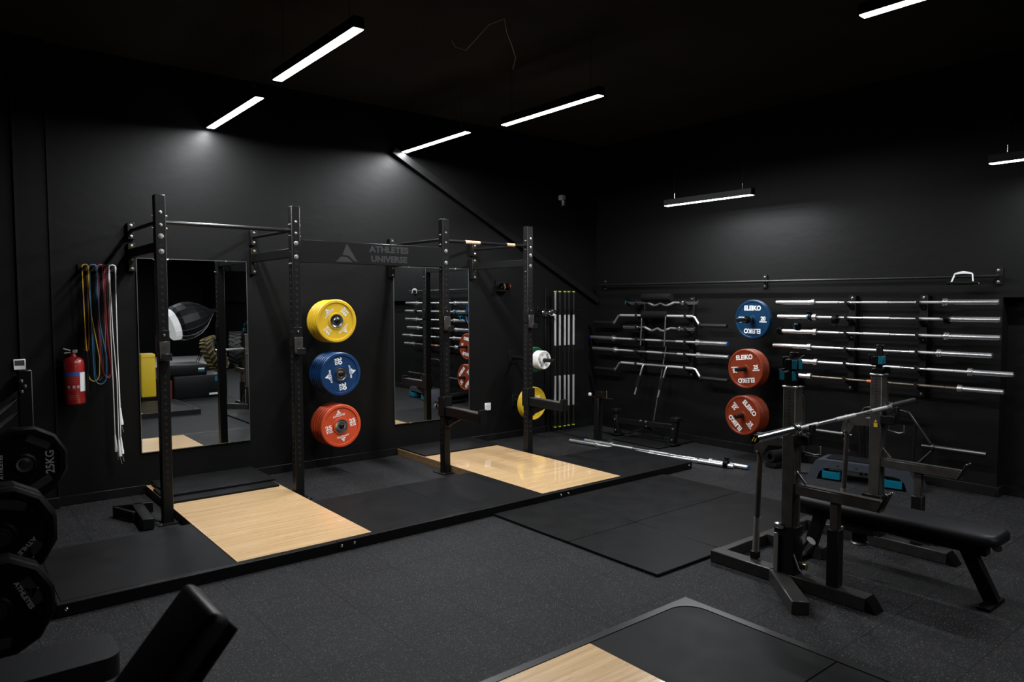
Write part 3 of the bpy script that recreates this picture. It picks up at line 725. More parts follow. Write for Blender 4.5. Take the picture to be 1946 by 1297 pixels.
wb_(4.318, 2.17, .980, 'lowest barbell of the right hand wall rack, with a brownish shaft and orange tape', shaft='oxide', knurl='oxide', SL=.33)
solo(MB().cyl((XW, 3.36, .980), (XW, 3.27, .980), .0155, n=14), 'tape_wrap', 'orange', 'orange tape wrapped round the brown barbell', 'tape')
wb_(7.262, 5.0, 1.285, 'upper straight barbell of the left hand wall rack', end='blue')
wb_(7.230, 4.985, 1.127, 'lower straight barbell of the left hand wall rack, its end beside the red plates')
def gun_rack(y, zs, label):
    t = thing('barbell_rack', label, 'rack', (7.48, y, min(zs)-.1), 'wall strips holding the barbells')
    MB().bx(7.455, XB-.001, y-.035, y+.035, min(zs)-.12, max(zs)+.07, .003).build('strip', 'steel', t)
    for z in zs:
        MB().bx(7.31, 7.455, y-.014, y+.014, z-.034, z-.018, .002).bx(7.308, 7.322, y-.014, y+.014, z-.034, z+.028, .002).bar((7.455, y, z-.07), (7.38, y, z-.03), .012, .02).build('hook', 'steel', t)
    for z in (min(zs)-.09, (min(zs)+max(zs))/2+.03, max(zs)+.045): bolt((7.455, y, z), -X, .010, t)
RZ = [1.776, 1.619, 1.460, 1.298, 1.140, .980]
gun_rack(3.585, RZ, 'black wall strip behind the left half of the right hand barbells')
gun_rack(2.892, RZ, 'black wall strip behind the right half of the right hand barbells')
LZ = [1.775, 1.605, 1.448, 1.285, 1.127, .957]
gun_rack(6.41, LZ, 'black wall strip behind the left half of the cambered bars')
gun_rack(5.61, LZ, 'black wall strip behind the right half of the cambered bars')
collar('teal collar on the second barbell of the right hand rack', (XW, 3.985, 1.619), Y, 'teal', .4)
collar('black collar on the left tip of the third right hand barbell', (XW, 4.325, 1.460), Y, 'rubber_black', 1.2)
collar('black and teal collar resting on top of the third right hand barbell', (XW-.01, 4.12, 1.512), Y, 'teal', 1.3)
collar('black collar with red tab hooked on the left strip of the right hand rack', (XW-.03, 3.69, 1.60), Y, 'rubber_black', 3.0, .03)
collar('black collar near the right sleeve of the second right hand barbell', (XW, 2.64, 1.619), Y, 'rubber_black', 1.4)
collar('teal collar on the left tip of the topmost curl bar', (XW, 6.57, 1.775), Y, 'teal', .3)
collar('teal collar on the peg of the blue right wall plates', (7.15, YP, 1.583), X, 'teal', 2.0, .0255)

# curl bars and safety squat bars on the left hand rack
def curl_bar(yc, z, label):
    t = thing('curl_bar', label, 'curl bar', (XW, yc, z), 'short curl bars')
    h = .585; s = 1
    pts = [(XW, yc+.30, z), (XW, yc+.215, z+.004), (XW-.01, yc+.105, z-.036), (XW-.01, yc+.06, z-.03), (XW, yc, z-.004), (XW-.01, yc-.06, z-.03), (XW-.01, yc-.105, z-.036), (XW, yc-.215, z+.004), (XW, yc-.30, z)]
    MB().tube(pts, .014, 12).build('shaft', 'satin', t)
    for sg in (1, -1): MB().tube([(XW-.001, yc+sg*.205, z), (XW-.009, yc+sg*.115, z-.032)], .0152, 12).build('grip_section', 'knurl', t)
    for sg in (1, -1):
        MB().lathe([(.30, 0), (.30, .014), (.345, .014), (.345, .036), (.36, .036), (.36, .025), (h-.004, .025), (h, .020), (h, 0)], (XW, yc, z), Y*sg, 18).build('sleeve', 'chrome', t)
curl_bar(6.01, 1.775, 'topmost curl bar on the left hand wall rack, a black pad lying on it')
curl_bar(6.06, 1.448, 'third bar down on the left hand rack, a short curl bar')
solo(MB().lathe([(-.24, 0), (-.24, .045), (-.225, .052), (-.08, .052), (-.075, .048), (-.07, .052), (.07, .052), (.075, .048), (.08, .052), (.225, .052), (.24, .045), (.24, 0)], (XW-.03, 6.06, 1.842), Y, 20), 'bar_pad', 'foam', 'black roll pad lying on the topmost curl bar', 'pad')
def squat_bar(yc, z, drop, label, pad, hy, hl, splay):
    t = thing('safety_squat_bar', label, 'squat bar', (XW, yc, z), 'cambered squat bars')
    pts = [(XW, yc+.72, z-drop), (XW, yc+.70, z-drop*.92), (XW, yc+.635, z-.012), (XW, yc+.60, z), (XW, yc+.2, z), (XW, yc-.2, z), (XW, yc-.60, z), (XW, yc-.635, z-.012), (XW, yc-.70, z-drop*.92), (XW, yc-.72, z-drop)]
    MB().tube(pts, .016, 12).build('shaft', 'satin', t)
    for sg in (1, -1):
        for q in (.215, .41): MB().cyl((XW, yc+sg*q, z), (XW, yc+sg*(q+.185), z), .0172).build('grip_section', 'knurl', t)
    for sg in (1, -1):
        MB().lathe([(.71, 0), (.71, .036), (.735, .036), (.735, .025), (1.096, .025), (1.10, .02), (1.10, 0)], (XW, yc, z-drop), Y*sg, 18).build('sleeve', 'gundark', t)
    if pad: MB().lathe([(-.205, .0), (-.205, .040), (-.19, .052), (.19, .052), (.205, .040), (.205, 0)], (XW, yc, z+.01), Y, 20).build('neck_pad', 'foam', t)
    for sg in (1, -1):
        y0 = yc + sg*hy; p0 = V((XW-.02, y0, z)); p1 = V((XW-.09, y0+splay, z-hl))
        MB().tube([(XW, y0, z), (XW-.02, y0, z-.01), p0+(p1-p0)*.15, p1], .012, 10).build('handle', 'satin' if not pad else 'gundark', t)
        if not pad: MB().cyl(p0+(p1-p0)*.36, p0+(p1-p0)*.74, .030, n=14).build('foam_grip', 'foam', t)
squat_bar(6.114, 1.605, .108, 'cambered squat bar with neck pad, second from the top of the left hand rack', True, .197, .39, -.04)
squat_bar(6.09, .957, .11, 'lowest cambered squat bar of the left hand rack with foam gripped handles hanging down', False, .195, .40, .08)

# long pipe with its handle attachment
t = thing('wall_bar', 'long thin black horizontal pipe above the barbells on the right wall', 'wall bar', (7.40, 4.7, 2.018))
MB().cyl((7.40, 7.17, 2.026), (7.40, 4.63, 2.018), .016).cyl((7.40, 4.66, 2.018), (7.40, 2.25, 2.010), .0145).build('pipe', 'steel_edge', t)
for y, z in ((7.14, 2.026), (4.62, 2.018), (2.285, 2.010)):
    k = MB().bx(7.492, XB-.001, y-.03, y+.03, z-.075, z+.075, .002).cyl((7.40, y, z), (7.495, y, z), .013).build('bracket', 'steel', t)
    for q in (.052, -.052): bolt((7.492, y, z+q), -X, .011, k)
t = thing('row_handle', 'shiny V shaped cable handle hooked over the right end of the long wall pipe', 'handle', (7.36, 2.53, 1.95))
yc = 2.525
MB().prism([(-.078, .075), (-.07, .09), (0, .108), (.07, .09), (.078, .075), (.02, .082), (-.02, .082)], (7.362, yc, 1.955), -Y, Z, .008).bar((7.362, yc+.072, 2.035), (7.345, yc+.095, 1.955), .008, .012).bar((7.362, yc-.072, 2.035), (7.345, yc-.085, 1.955), .008, .012).cyl((7.35, yc-.1, 1.95), (7.35, yc-.13, 1.952), .008).build('yoke', 'plastic_white', t)
MB().lathe([(-.13, 0), (-.13, .014), (-.11, .014), (-.105, .010), (-.08, .016), (0, .019), (.08, .016), (.105, .010), (.11, .014), (.13, .014), (.13, 0)], (7.345, yc, 1.952), Y, 14).build('grip', 'foam', t)

# barbells standing in a wall holder, right of the rightmost rig post
t = thing('vertical_bar_holder', 'black wall holder keeping five slim bars upright near the corner', 'rack', (6.8, 7.3, .3))
for z in (1.672, .343): MB().bx(6.54, 7.03, 7.17, 7.20, z-.012, z+.012, .002).bx(6.54, 6.57, 7.18, 7.329, z-.02, z+.02).bx(7.0, 7.03, 7.18, 7.329, z-.02, z+.02).build('cross_bar', 'steel', t)
MB().bx(6.50, 6.56, 7.30, 7.329, .3, 1.98, .003).build('back_strip', 'steel', t)
for i, x in enumerate((6.545, 6.628, 6.722, 6.795, 6.885)):
    nm = ['leftmost', 'second from left', 'middle', 'second from right', 'rightmost'][i]
    g = thing('slim_barbell', '%s of the five upright slim bars with lime caps' % nm, 'barbell', (x, 7.155, .085), 'slim bars standing in the wall holder')
    y = 7.155; mb = MB()
    for z0, z1, r, mi in ((.10, .345, .017, 1), (.365, .575, .0165, 0), (.579, .785, .0165, 0), (.785, 1.20, .0075, 1), (1.20, 1.40, .0165, 0), (1.404, 1.61, .0165, 0), (1.63, 1.66, .012, 1), (1.68, 1.92, .017, 2 if i == 0 else 1)):
        mb.mi = mi; mb.cyl((x, y, z0), (x, y, z1+.003), r, n=14)
    mb.mi = 1
    for z in (.35, .36, 1.62, 1.665): mb.cyl((x, y, z), (x, y, z+.008), .021, n=14)
    mb.build('shaft', ['knurl', 'gundark', 'sleeve'], g)
    for z0, z1 in ((.085, .099), (1.921, 1.935)): MB().lathe([(0, 0), (0, .021), (z1-z0, .021), (z1-z0, 0)], (x, y, z0), Z, 16).build('end_cap', 'lime', g)
t = thing('collar_hook', 'chrome spring collars hanging on a hook right of the rightmost rig post', 'hook', (6.42, 7.2, 1.6))
MB().bx(6.36, 6.40, 7.31, 7.329, 1.60, 1.74, .002).cyl((6.38, 7.31, 1.68), (6.38, 7.05, 1.685), .012).build('peg', 'steel', t)
def spring(p, axis, label, m):
    p = V(p); a = V(axis).normalized(); t = thing('spring_collar', label, 'collar', p, 'spring collars by the rightmost rig post')
    u = Z.cross(a).normalized(); v = a.cross(u)
    MB().tube([p + u*(.042*math.cos(q)) + v*(.042*math.sin(q)) + a*(q*.0032) for q in [PI*i/6 for i in range(26)]], .0045, 6).build('coil', 'chrome', t)
    MB().bar(p+v*.03, p+v*.03+u*.06, .02, .014, .002).bar(p-v*.03+a*.04, p-v*.03+u*.07+a*.04, .02, .014, .002).build('grip', m, t)
spring((6.38, 7.20, 1.645), (.3, -1, 0), 'spring collar with black grips behind the barbell hook of the rightmost post', 'rubber_black')
spring((6.39, 7.08, 1.645), (.3, -1, 0), 'spring collar with white grips left of the upright slim bars', 'plastic_white')
t = thing('collar_shelf', 'black wall hook with small clamp collars above the right mirror side', 'hook', (5.73, 7.25, 1.93))
MB().bx(5.66, 5.84, 7.19, 7.329, 1.925, 1.94, .003).bx(5.66, 5.84, 7.315, 7.329, 1.94, 2.06, .003).build('shelf', 'steel', t)
collar('clamp collar with olive tab on the wall hook right of the mirror', (5.70, 7.235, 1.983), X, 'gold', 1.5, .028)
collar('clamp collar with red tab on the wall hook right of the mirror', (5.79, 7.235, 1.983), X, 'darkred', 1.5, .028)

# two barbells lying on the floor
barbell('barbell on the floor nearer the long platform, black collar on its right end', (6.271, 6.59, .026), (6.613, 4.395, .026), 'barbells lying on the floor', L=2.2)
barbell('barbell on the floor further from the platform, blue cap at its right end', (6.426, 6.472, .026), (6.693, 4.271, .026), 'barbells lying on the floor', L=2.2, end='blue')
dv = V((.342, -2.195, 0)).normalized()
collar('black collar on the right end of the nearer floor barbell', V((6.613, 4.395, .044)) - dv*.10, dv, 'rubber_black', .2)

# small equipment in the corner
t = thing('storage_post', 'short black steel post with a T shaped top near the right wall corner', 'post', (6.66, 6.45, 0))
MB().bx(6.61, 6.69, 6.41, 6.49, .012, .555, .004).build('post', 'steel', t)
MB().bx(6.56, 6.74, 6.36, 6.54, 0, .012, .002).build('foot_plate', 'steel', t)
MB().bx(6.63, 6.67, 6.20, 6.70, .555, .568, .002).bx(6.62, 6.68, 6.36, 6.47, .568, .64, .003).build('top_plate', 'steel', t)
MB().lathe([(0, 0), (0, .018), (.02, .024), (.035, .018), (.04, 0)], (6.65, 6.60, .568), Z, 14).build('knob', 'plastic_white', t)
MB().cyl((6.65, 6.30, .568), (6.65, 6.30, .66), .006).build('pin', 'zinc', t)
rmat(6.80, 7.47, 5.58, 6.34, 0, .022, 'black mat under the low pivot frame by the right wall', G)
t = thing('pivot_frame', 'low black frame of two short posts and a beam by the right wall', 'frame', (7.1, 6.05, .02))
for y, lean in ((5.60, -.04), (6.52, .04)):
    p = MB().bar((7.10, y, .03), (7.10, y+lean, .31), .07, .07, .004).bx(7.05, 7.17, y+lean-.05, y+lean+.05, .31, .36, .004).build('short_post', 'steel', t)
    MB().bx(7.02, 7.20, y-.06, y+.06, .022, .034, .002).build('foot', 'steel', p)
    bolt((7.06, y+lean*.6, .22), -X, .012, p); bolt((7.06, y+lean*.2, .08), -X, .010, p)
MB().bar((7.12, 5.60, .235), (7.12, 6.52, .20), .05, .07, .004).build('beam', 'steel', t)
for y in (6.13, 6.04): bolt((7.095, y, .245), -X, .016, t)
bolt((7.095, 6.03, .19), -X, .008, t)
MB().bar((7.12, 6.05, .18), (7.30, 5.90, .06), .04, .04, .003).bar((7.12, 6.08, .16), (7.05, 6.30, .06), .03, .03).build('rear_strut', 'steel', t)
solo(MB().cyl((7.19, 5.985, .255), (7.492, 6.035, 1.20), .014), 'leaning_pole', 'steel_edge', 'thin dark pole leaning from the low pivot frame up against the wall', 'pole')

# ================================================================== COMBO RACK WITH BAR AND BENCH
t = thing('combo_rack', 'gunmetal bench and squat stand with two telescoping posts at the right', 'rack', (4.75, 2.4, 0))
X1, X2 = 4.16, 5.335
for n_, x in enumerate((X1, X2)):
    ft = MB().bx(x-.05, x+.05, 1.86, 2.915, .0, .08, .005); ft.build('base_foot', 'rackbase', t)
    MB().prism([(1.86, 0), (1.86, .08), (1.835, .05), (1.80, 0)][::-1], (x-.05, 0, 0), Y, Z, .10).build('foot_cap', 'rubber_black', t)
    MB().bx(x-.052, x+.052, 2.30, 2.44, .08, .38, .004).build('tilt_sleeve', 'steel', t)
    p = MB(); p.bx(x-.045, x+.045, 2.318, 2.398, .12, 1.255, .005); p.mi = 1
    for k in range(12): p.bx(x-.0465, x-.044, 2.349, 2.363, .98+k*.022, .988+k*.022)
    po = p.build('main_post', ['gun', 'hole'], t)
    MB().bx(x-.050, x+.050, 2.312, 2.404, 1.250, 1.262, .003).build('top_collar', 'satin', po)
    MB().bx(x-.018, x+.018, 2.34, 2.376, 1.26, 1.455, .003).box((x-.002, 2.352, 1.462), (.03, .05, .018), None, .004).build('inner_post', 'steel', po)
    MB().bx(x-.036, x+.036, 2.32, 2.396, 1.262, 1.30, .004).box((x+.0, 2.30, 1.29), (.02, .04, .05), None, .004).build('lock_block', 'rubber_black', po)
    # bar hook on the room side
    hk = MB().bx(x-.045, x+.045, 2.23, 2.32, .905, .965, .004).bx(x-.012, x+.045, 2.225, 2.245, .905, 1.03, .004).build('bar_hook', 'steel', po)
    MB().cyl((x-.03, 2.24, .974), (x+.05, 2.24, .974), .011, n=12).build('roller', 'chrome', hk)
    MB().tube([(x+.03, 2.30, .90), (x+.03, 2.30, .85), (x+.03, 2.22, .84), (x+.03, 2.19, .85), (x+.03, 2.19, .90)], .006, 8).build('hook_loop', 'gunlight', hk)
    MB().tube([(x+.05, 2.33, 1.20), (x+.075, 2.33, 1.19), (x+.08, 2.33, 1.0), (x+.05, 2.33, .96)], .008, 8).build('grip_rail', 'gun', po)
    if n_ == 1:
        MB().prism([(-.011, 0), (.011, 0), (0, .02)], (x-.0465, 2.352, .912), -Y, Z, .0012).bx(x-.0466, x-.0455, 2.340, 2.366, .876, .906).build('warning_label', 'warn', po)
    # rear strut with bracket
    st = MB().cyl((x+.05, 2.632, .08), (x+.042, 2.617, .36), .021).build('strut', 'gunlight', t)
    MB().cyl((x+.042, 2.618, .34), (x+.022, 2.588, .88), .018).build('strut_upper', 'gun', st)
    MB().prism([(2.63, .80), (2.61, .93), (2.40, .945), (2.40, .87), (2.53, .86), (2.575, .78)], (x+.006, 0, 0), Y, Z, .016).build('strut_bracket', 'gun', t)
    bolt((x+.004, 2.585, .895), -X, .008, t); bolt((x+.002, 2.60, .805), -X, .008, t)
    MB().box((x+.05, 2.632, .105), (.05, .05, .05), None, .004).build('strut_foot', 'steel', t)
    MB().bx(x-.04, x+.04, 2.39, 2.43, .928, .934).build('latch_tip', 'satin', t)
    # spotter arm with its own support post
    ar = MB().bx(x-.035, x+.035, 1.80, 2.32, .588, .650, .004).bx(x-.035, x-.028, 1.80, 2.32, .65, .656).build('spotter_arm', 'gun', t)
    MB().bar((x, 1.815, .588), (x, 1.765, .70), .07, .012, .002).build('arm_lip', 'steel', ar)
    for q in (-.03, .03): MB().lathe([(0, .008), (.008, .007), (.012, 0)], (x+q, 1.765, .695), Z, 10).build('lip_stud', 'chrome', ar)
    MB().cyl((x+.0, 2.325, .722), (x+.0, 2.262, .655), .010).lathe([(0, 0), (0, .011), (.012, .011), (.012, 0)], (x, 2.328, .722), V((0, .7, .7)), 12).build('lock_rod', 'chrome', ar)
    MB().bx(x-.022, x+.022, 2.045, 2.095, .40, .588, .003).build('support_inner', 'gun', ar)
    MB().bx(x-.035, x+.035, 2.035, 2.105, .08, .425, .004).build('support_outer', 'steel', ar)
    MB().cyl((x+.035, 2.07, .418), (x+.085, 2.07, .418), .010).build('adjust_pin', 'zinc', ar)
    MB().bx(x+.0352, x+.0358, 2.055, 2.085, .33, .39).build('warning_label', 'warn', ar)
og = MB().bar((4.155, 2.445, .04), (3.79, 2.075, .04), .10, .08, .005).build('outrigger_foot', 'rackbase', t)
MB().bar((5.34, 2.445, .04), (5.70, 2.075, .04), .10, .08, .005).build('outrigger_foot', 'rackbase', t)
MB().bx(X1+.05, X2-.05, 2.86, 2.915, .0, .075, .004).build('cross_beam', 'rackbase', t)
MB().bx(4.72, 4.845, 2.44, 2.86, .0, .08, .004).build('bench_dock', 'rackbase', t)
tl = MB().cyl((4.245, 2.395, .115), (4.245, 2.36, .165), .014).build('tilt_lever', 'gunlight', t)
MB().cyl((4.245, 2.362, .163), (4.245, 2.272, .275), .027).cyl((4.245, 2.272, .275), (4.245, 2.264, .285), .031).build('lever_roller', 'chrome', tl)
MB().bx(4.09, 4.10, 2.40, 2.43, .08, .33, .002).build('flat_lever', 'gunlight', t)
MB().lathe([(0, 0), (0, .022), (.02, .022), (.02, 0)], (4.225, 2.30, .115), -Y, 14).build('lever_hub', 'brass', tl)
MB().tube([(4.105, 2.30, .22), (4.095, 2.26, .14), (4.12, 2.22, .09)], .004, 6).build('release_cable', 'satin', t)
MB().box((4.105, 2.405, .375), (.022, .07, .04), None, .008).build('pivot_cap', 'chrome', t)

b = barbell('barbell resting across the combo rack, its near end cap with yellow mark', (3.643, 2.295, .996), (5.785, 2.295, 1.028), 'barbell on the combo rack', L=2.14, sleeve='chrome', end='black', r=.0145)
MB().prism([(-.016, -.010), (-.010, -.014), (.004, .012), (-.002, .014)], (3.6412, 2.295, .996), -Y, Z, .0012).prism([(.0, -.012), (.006, -.014), (.016, .006), (.010, .010)], (3.6412, 2.295, .996), -Y, Z, .0012).build('cap_mark', 'warn', b)
del b['group']
def clamp(label, p, tp):
    p = V(p); t = thing('barbell_clamp', label, 'collar', p, 'clamp collars parked on the combo rack')
    MB().box(p, (.07, .085, .07), None, .008).bx(p.x-.03, p.x+.02, p.y+.03, p.y+.06, p.z-.02, p.z+.045, .004).build('body', 'rubber_black', t)
    MB().bx(p.x-.0375, p.x-.034, tp[0]-.016, tp[0]+.016, tp[1]-.028, tp[1]+.028, .001).build('pad', 'teal', t)
    MB().bx(tp[2]-.022, tp[2]+.022, p.y-.0445, p.y-.041, tp[1]-.028, tp[1]+.028, .001).build('pad', 'teal', t)
    MB().cyl((p.x+.03, p.y-.02, p.z+.03), (p.x+.075, p.y-.03, p.z+.05), .007).build('lever', 'rubber_black', t)
clamp('upper black and teal clamp on top of the nearer combo rack post', (4.16, 2.358, 1.395), (2.33, 1.395, 4.165))
clamp('lower black and teal clamp on top of the nearer combo rack post', (4.15, 2.375, 1.318), (2.405, 1.325, 4.125))
clamp('black and teal clamp on top of the further combo rack post', (5.335, 2.365, 1.355), (2.335, 1.36, 5.33))

t = thing('flat_bench', 'flat black padded bench between the arms of the combo rack', 'bench', (4.74, 1.95, 0))
xc = 4.742
def rrect(x0, x1, y0, y1, r, n=6):
    out = []
    for cx, cy, a0 in ((x1-r, y0+r, -PI/2), (x1-r, y1-r, 0), (x0+r, y1-r, PI/2), (x0+r, y0+r, PI)):
        out += [(cx+r*math.cos(a0+PI/2*i/n), cy+r*math.sin(a0+PI/2*i/n)) for i in range(n+1)]
    return out
mb = MB(); lay = [(.388, .012), (.392, .004), (.40, 0), (.425, 0), (.440, .006), (.449, .016), (.452, .03)]
vs = []; fs = []; k = 28
for z, ins in lay: vs += [(x, y, z) for x, y in rrect(xc-.15+ins, xc+.15-ins, 1.37+ins, 2.60-ins, .07-ins*.5)]
for a in range(len(lay)-1):
    for i in range(k): fs.append((a*k+i, a*k+(i+1) % k, (a+1)*k+(i+1) % k, (a+1)*k+i))
fs += [tuple(range(k))[::-1], tuple(range((len(lay)-1)*k, len(lay)*k))]
mb.add(vs, fs).build('pad', 'vinyl', t)
MB().bx(xc-.12, xc+.12, 1.42, 2.55, .372, .388, .003).build('pad_board', 'rubber_black', t)
MB().bx(xc-.035, xc+.035, 1.45, 2.60, .30, .372, .004).build('spine', 'steel', t)
lg = MB().bar((xc, 1.56, .32), (xc+.06, 1.44, .02), .08, .055, .004, up=(1, 0, 0)).build('leg', 'steel', t)
MB().bx(xc-.09, xc+.16, 1.405, 1.475, 0, .02, .004).build('foot_plate', 'rubber_black', lg)
lg = MB().bar((xc, 2.46, .32), (xc, 2.55, .02), .08, .055, .004, up=(1, 0, 0)).build('leg', 'steel', t)
MB().bx(xc-.2, xc+.2, 2.52, 2.58, 0, .03, .004).build('foot_plate', 'rubber_black', lg)
MB().lathe([(0, 0), (0, .028), (.03, .028), (.03, 0)], (xc+.07, 1.43, .34), X, 16).build('wheel', 'gunlight', t)
MB().bx(xc-.07, xc+.07, 2.08, 2.29, .265, .325, .005).build('adjuster_box', 'steel_edge', t)
MB().bx(xc-.035, xc+.035, 2.16, 2.23, .19, .275, .004).bx(xc-.03, xc+.03, 2.16, 2.22, .32, .37).build('adjuster_stem', 'rubber_black', t)
MB().lathe([(0, 0), (0, .052), (.008, .056), (.016, .050), (.016, 0)], (xc, 2.195, .178), Z, 20).build('adjuster_knob', 'gunlight', t)
MB().cyl((xc+.07, 2.09, .305), (xc+.075, 2.05, .315), .014).build('adjuster_pin', 'satin', t)
MB().cyl((xc+.02, 2.08, .29), (xc+.05, 1.78, .265), .007).build('adjuster_rod', 'satin', t)

# aerobic step behind the combo rack
t = thing('aerobic_step', 'slate blue aerobic step with teal feet on the floor behind the combo rack', 'step', (7.05, 3.22, 0))
o0 = V((6.875, 3.735, 0)); ul = V((.165, -.93, 0)).normalized(); ud = V((.93, .165, 0)).normalized(); SLn = 1.02
def arch(ins):
    p = [(0+ins*.3, 0), (.04, .10), (.085, .185), (.12, .205), (.16, .21), (SLn-.16, .21), (SLn-.12, .205), (SLn-.085, .185), (SLn-.04, .10), (SLn-ins*.3, 0), (SLn-.10, 0), (SLn-.125, .075), (SLn-.17, .115), (SLn-.22, .125), (.22, .125), (.17, .115), (.125, .075), (.10, 0)]
    return p
poly = arch(0); nrm = ul.cross(Z)
mb = MB(); k = len(poly)
rows = [(0.0, 0), (.05, 1), (.30, 1), (.35, 0)]
vs = []
for dpt, top in rows:
    for x, z in poly:
        zz = z if (top or z < .2) else z-.012
        vs.append(o0 + ul*x + ud*(dpt + (.0 if z < .01 else (.02 if dpt < .1 else -.02)*z/.2)) + Z*zz)
fs = []
for a in range(3):
    for i in range(k): fs.append((a*k+i, a*k+(i+1) % k, (a+1)*k+(i+1) % k, (a+1)*k+i))
fs += [tuple(range(k))[::-1], tuple(range(3*k, 4*k))]
mb.add(vs, fs).build('deck', 'slate', t, 30)
gr = MB(); gr.prism([(x, y) for x, y in rrect(.17, SLn-.17, .055, .295, .02)], o0 + Z*.211, ul, ud, .003); gr.build('tread_mat', 'vinyl', t)
for x0 in (.155, .71):
    p = MB().prism([(x0, .02), (x0+.165, .02), (x0+.165, .10), (x0+.14, .085), (x0+.025, .085), (x0, .10)], o0 + ud*.0, ul, Z, -.11)
    p.build('riser_foot', 'teal', t)
MB().prism([(.1, .06), (.22, .06), (.2, .10), (.12, .10)], o0 + ul*(SLn-.028), ud, Z, .02).build('riser_foot', 'teal', t)
hs = MB()
for x in (.30, .47, .62): hs.lathe([(0, 0), (0, .009), (.003, .009), (.003, 0)], o0 + ul*x + ud*.014 + Z*.155, nrm if nrm.x < 0 else -nrm, 10)
hs.build('plug_hole', 'hole', t)

# hex bar leaning at the right wall
t = thing('hex_bar', 'black open frame trap bar standing against the right wall behind the combo rack', 'trap bar', (7.28, 3.17, 0))
xh = 7.36
for y0, sg in ((2.745, -1), (3.595, 1)):
    MB().lathe([(-.09, 0), (-.09, .018), (.0, .018), (.0, .034), (.02, .034), (.02, .025), (.44, .025), (.445, .028), (.455, .028), (.455, 0)], (xh, y0, .40), Y*sg, 16).build('sleeve', 'gundark', t)
    MB().tube([(xh, 3.17, .716), (xh, 3.17-sg*-.10, .716), (xh, 3.17+sg*.15, .716), (xh, 3.17+sg*.21, .705), (xh, 3.17+sg*.30, .58), (xh, 3.17+sg*.41, .43)], .014, 10).build('frame_tube', 'steel_edge', t)
    MB().cyl((xh, 3.17+sg*.27, .60), (xh+.02, 3.17+sg*.245, .0), .012).cyl((xh+.05, 3.17+sg*.245, .57), (xh+.07, 3.17+sg*.22, .0), .010).build('stand_leg', 'steel', t)
    MB().cyl((xh, 3.17+sg*.43, .37), (xh-.06, 3.17+sg*.33, .24), .011).build('grip', 'steel', t)
solo(MB().lathe([(0, .030), (0, .062), (.5, .062), (.5, .030)], (6.95, 4.19, .125), V((.5, -.07, 0)), 20), 'foam_roller', 'foam', 'black hollow foam roller lying left of the combo rack near the wall', 'foam roller')
solo(MB().box((7.16, 4.16, .031), (.42, .14, .06), Matrix.Rotation(-.14, 3, 'Z'), .012), 'foam_block', 'foam', 'flat black foam block under the foam roller', 'foam block')
solo(MB().box((7.17, 3.93, .013), (.40, .26, .026), Matrix.Rotation(.2, 3, 'Z'), .006), 'folded_mat', 'matedge', 'small dark folded mat between the foam roller and the aerobic step', 'mat')

# ================================================================== LEG PRESS WITH 25KG PLATES (far left)
t = thing('leg_press', 'dark leg press machine with sloped guide rods at the left edge', 'machine', (.2, 5.2, 0))
p = MB().bx(.405, .478, 5.30, 5.38, .0, 1.37, .005).build('upright_post', 'steel', t)
for q in ((.42, 1.305), (.438, 1.272), (.42, 1.24)): bolt((q[0], 5.30, q[1]), -Y, .009, p, h=.014)
for dz, dy in ((0, 0), (-.082, .0)):
    MB().cyl((.40, 5.33+dy, 1.197+dz), (-.75, 5.33+dy, .14+dz+.08), .0125).build('guide_rod', 'sleeve', t)
MB().bar((.42, 5.37, 1.31), (-.85, 5.37, .16), .06, .07, .004).build('rail', 'steel', t)
MB().bar((.40, 5.37, 1.00), (-.75, 5.37, .06), .05, .05, .004).build('rail', 'steel', t)
MB().bx(-.9, .48, 5.28, 5.36, 0, .07, .004).build('base_beam', 'steel', t)
pz = ((.40, 5.02, .838), (.216, 3.95, .721), (.174, 3.72, .462))
MB().bar((.41, 5.34, .05), (.17, 4.27, .05), .07, .07, .004).build('base_beam', 'steel', t)
MB().bx(.15, .24, 4.25, 4.33, .02, .80, .004).build('storage_post', 'steel', t)
for i, (x, y, z) in enumerate(pz):
    MB().cyl((x, y-.03, z), (x, 5.30 if i < 1 else 4.30, z), .0245).build('peg', 'gundark', t)
MB().prism(rrect(-.6, .515, 2.95, 3.20, .06), (0, 0, .385), X, Y, .085).build('foot_pad', 'vinyl', t)
MB().bar((-.3, 3.08, .36), (-.3, 4.9, .06), .06, .06, .004).bx(-.33, -.27, 3.05, 3.11, 0, .385).build('front_beam', 'steel', t)
def dodeca(o, R, th, n=12, a0=0.0):
    o = V(o); mb = MB(); rings = [(.0, R-.012), (.012, R), (th-.012, R), (th, R-.014), (th, R-.04), (th-.008, R-.05), (th-.008, .065), (th, .055), (th, .027)]
    vs = []; m = 12
    for h, r in rings:
        for i in range(m):
            a = a0 + 2*PI*(i+.5)/m; vs.append(o + V((r*math.cos(a), -h, r*math.sin(a))))
    fs = []
    for q in range(len(rings)-1):
        for i in range(m): fs.append((q*m+i, q*m+(i+1) % m, (q+1)*m+(i+1) % m, (q+1)*m+i))
    fs.append(tuple(range(m)))
    return mb.add(vs, fs)
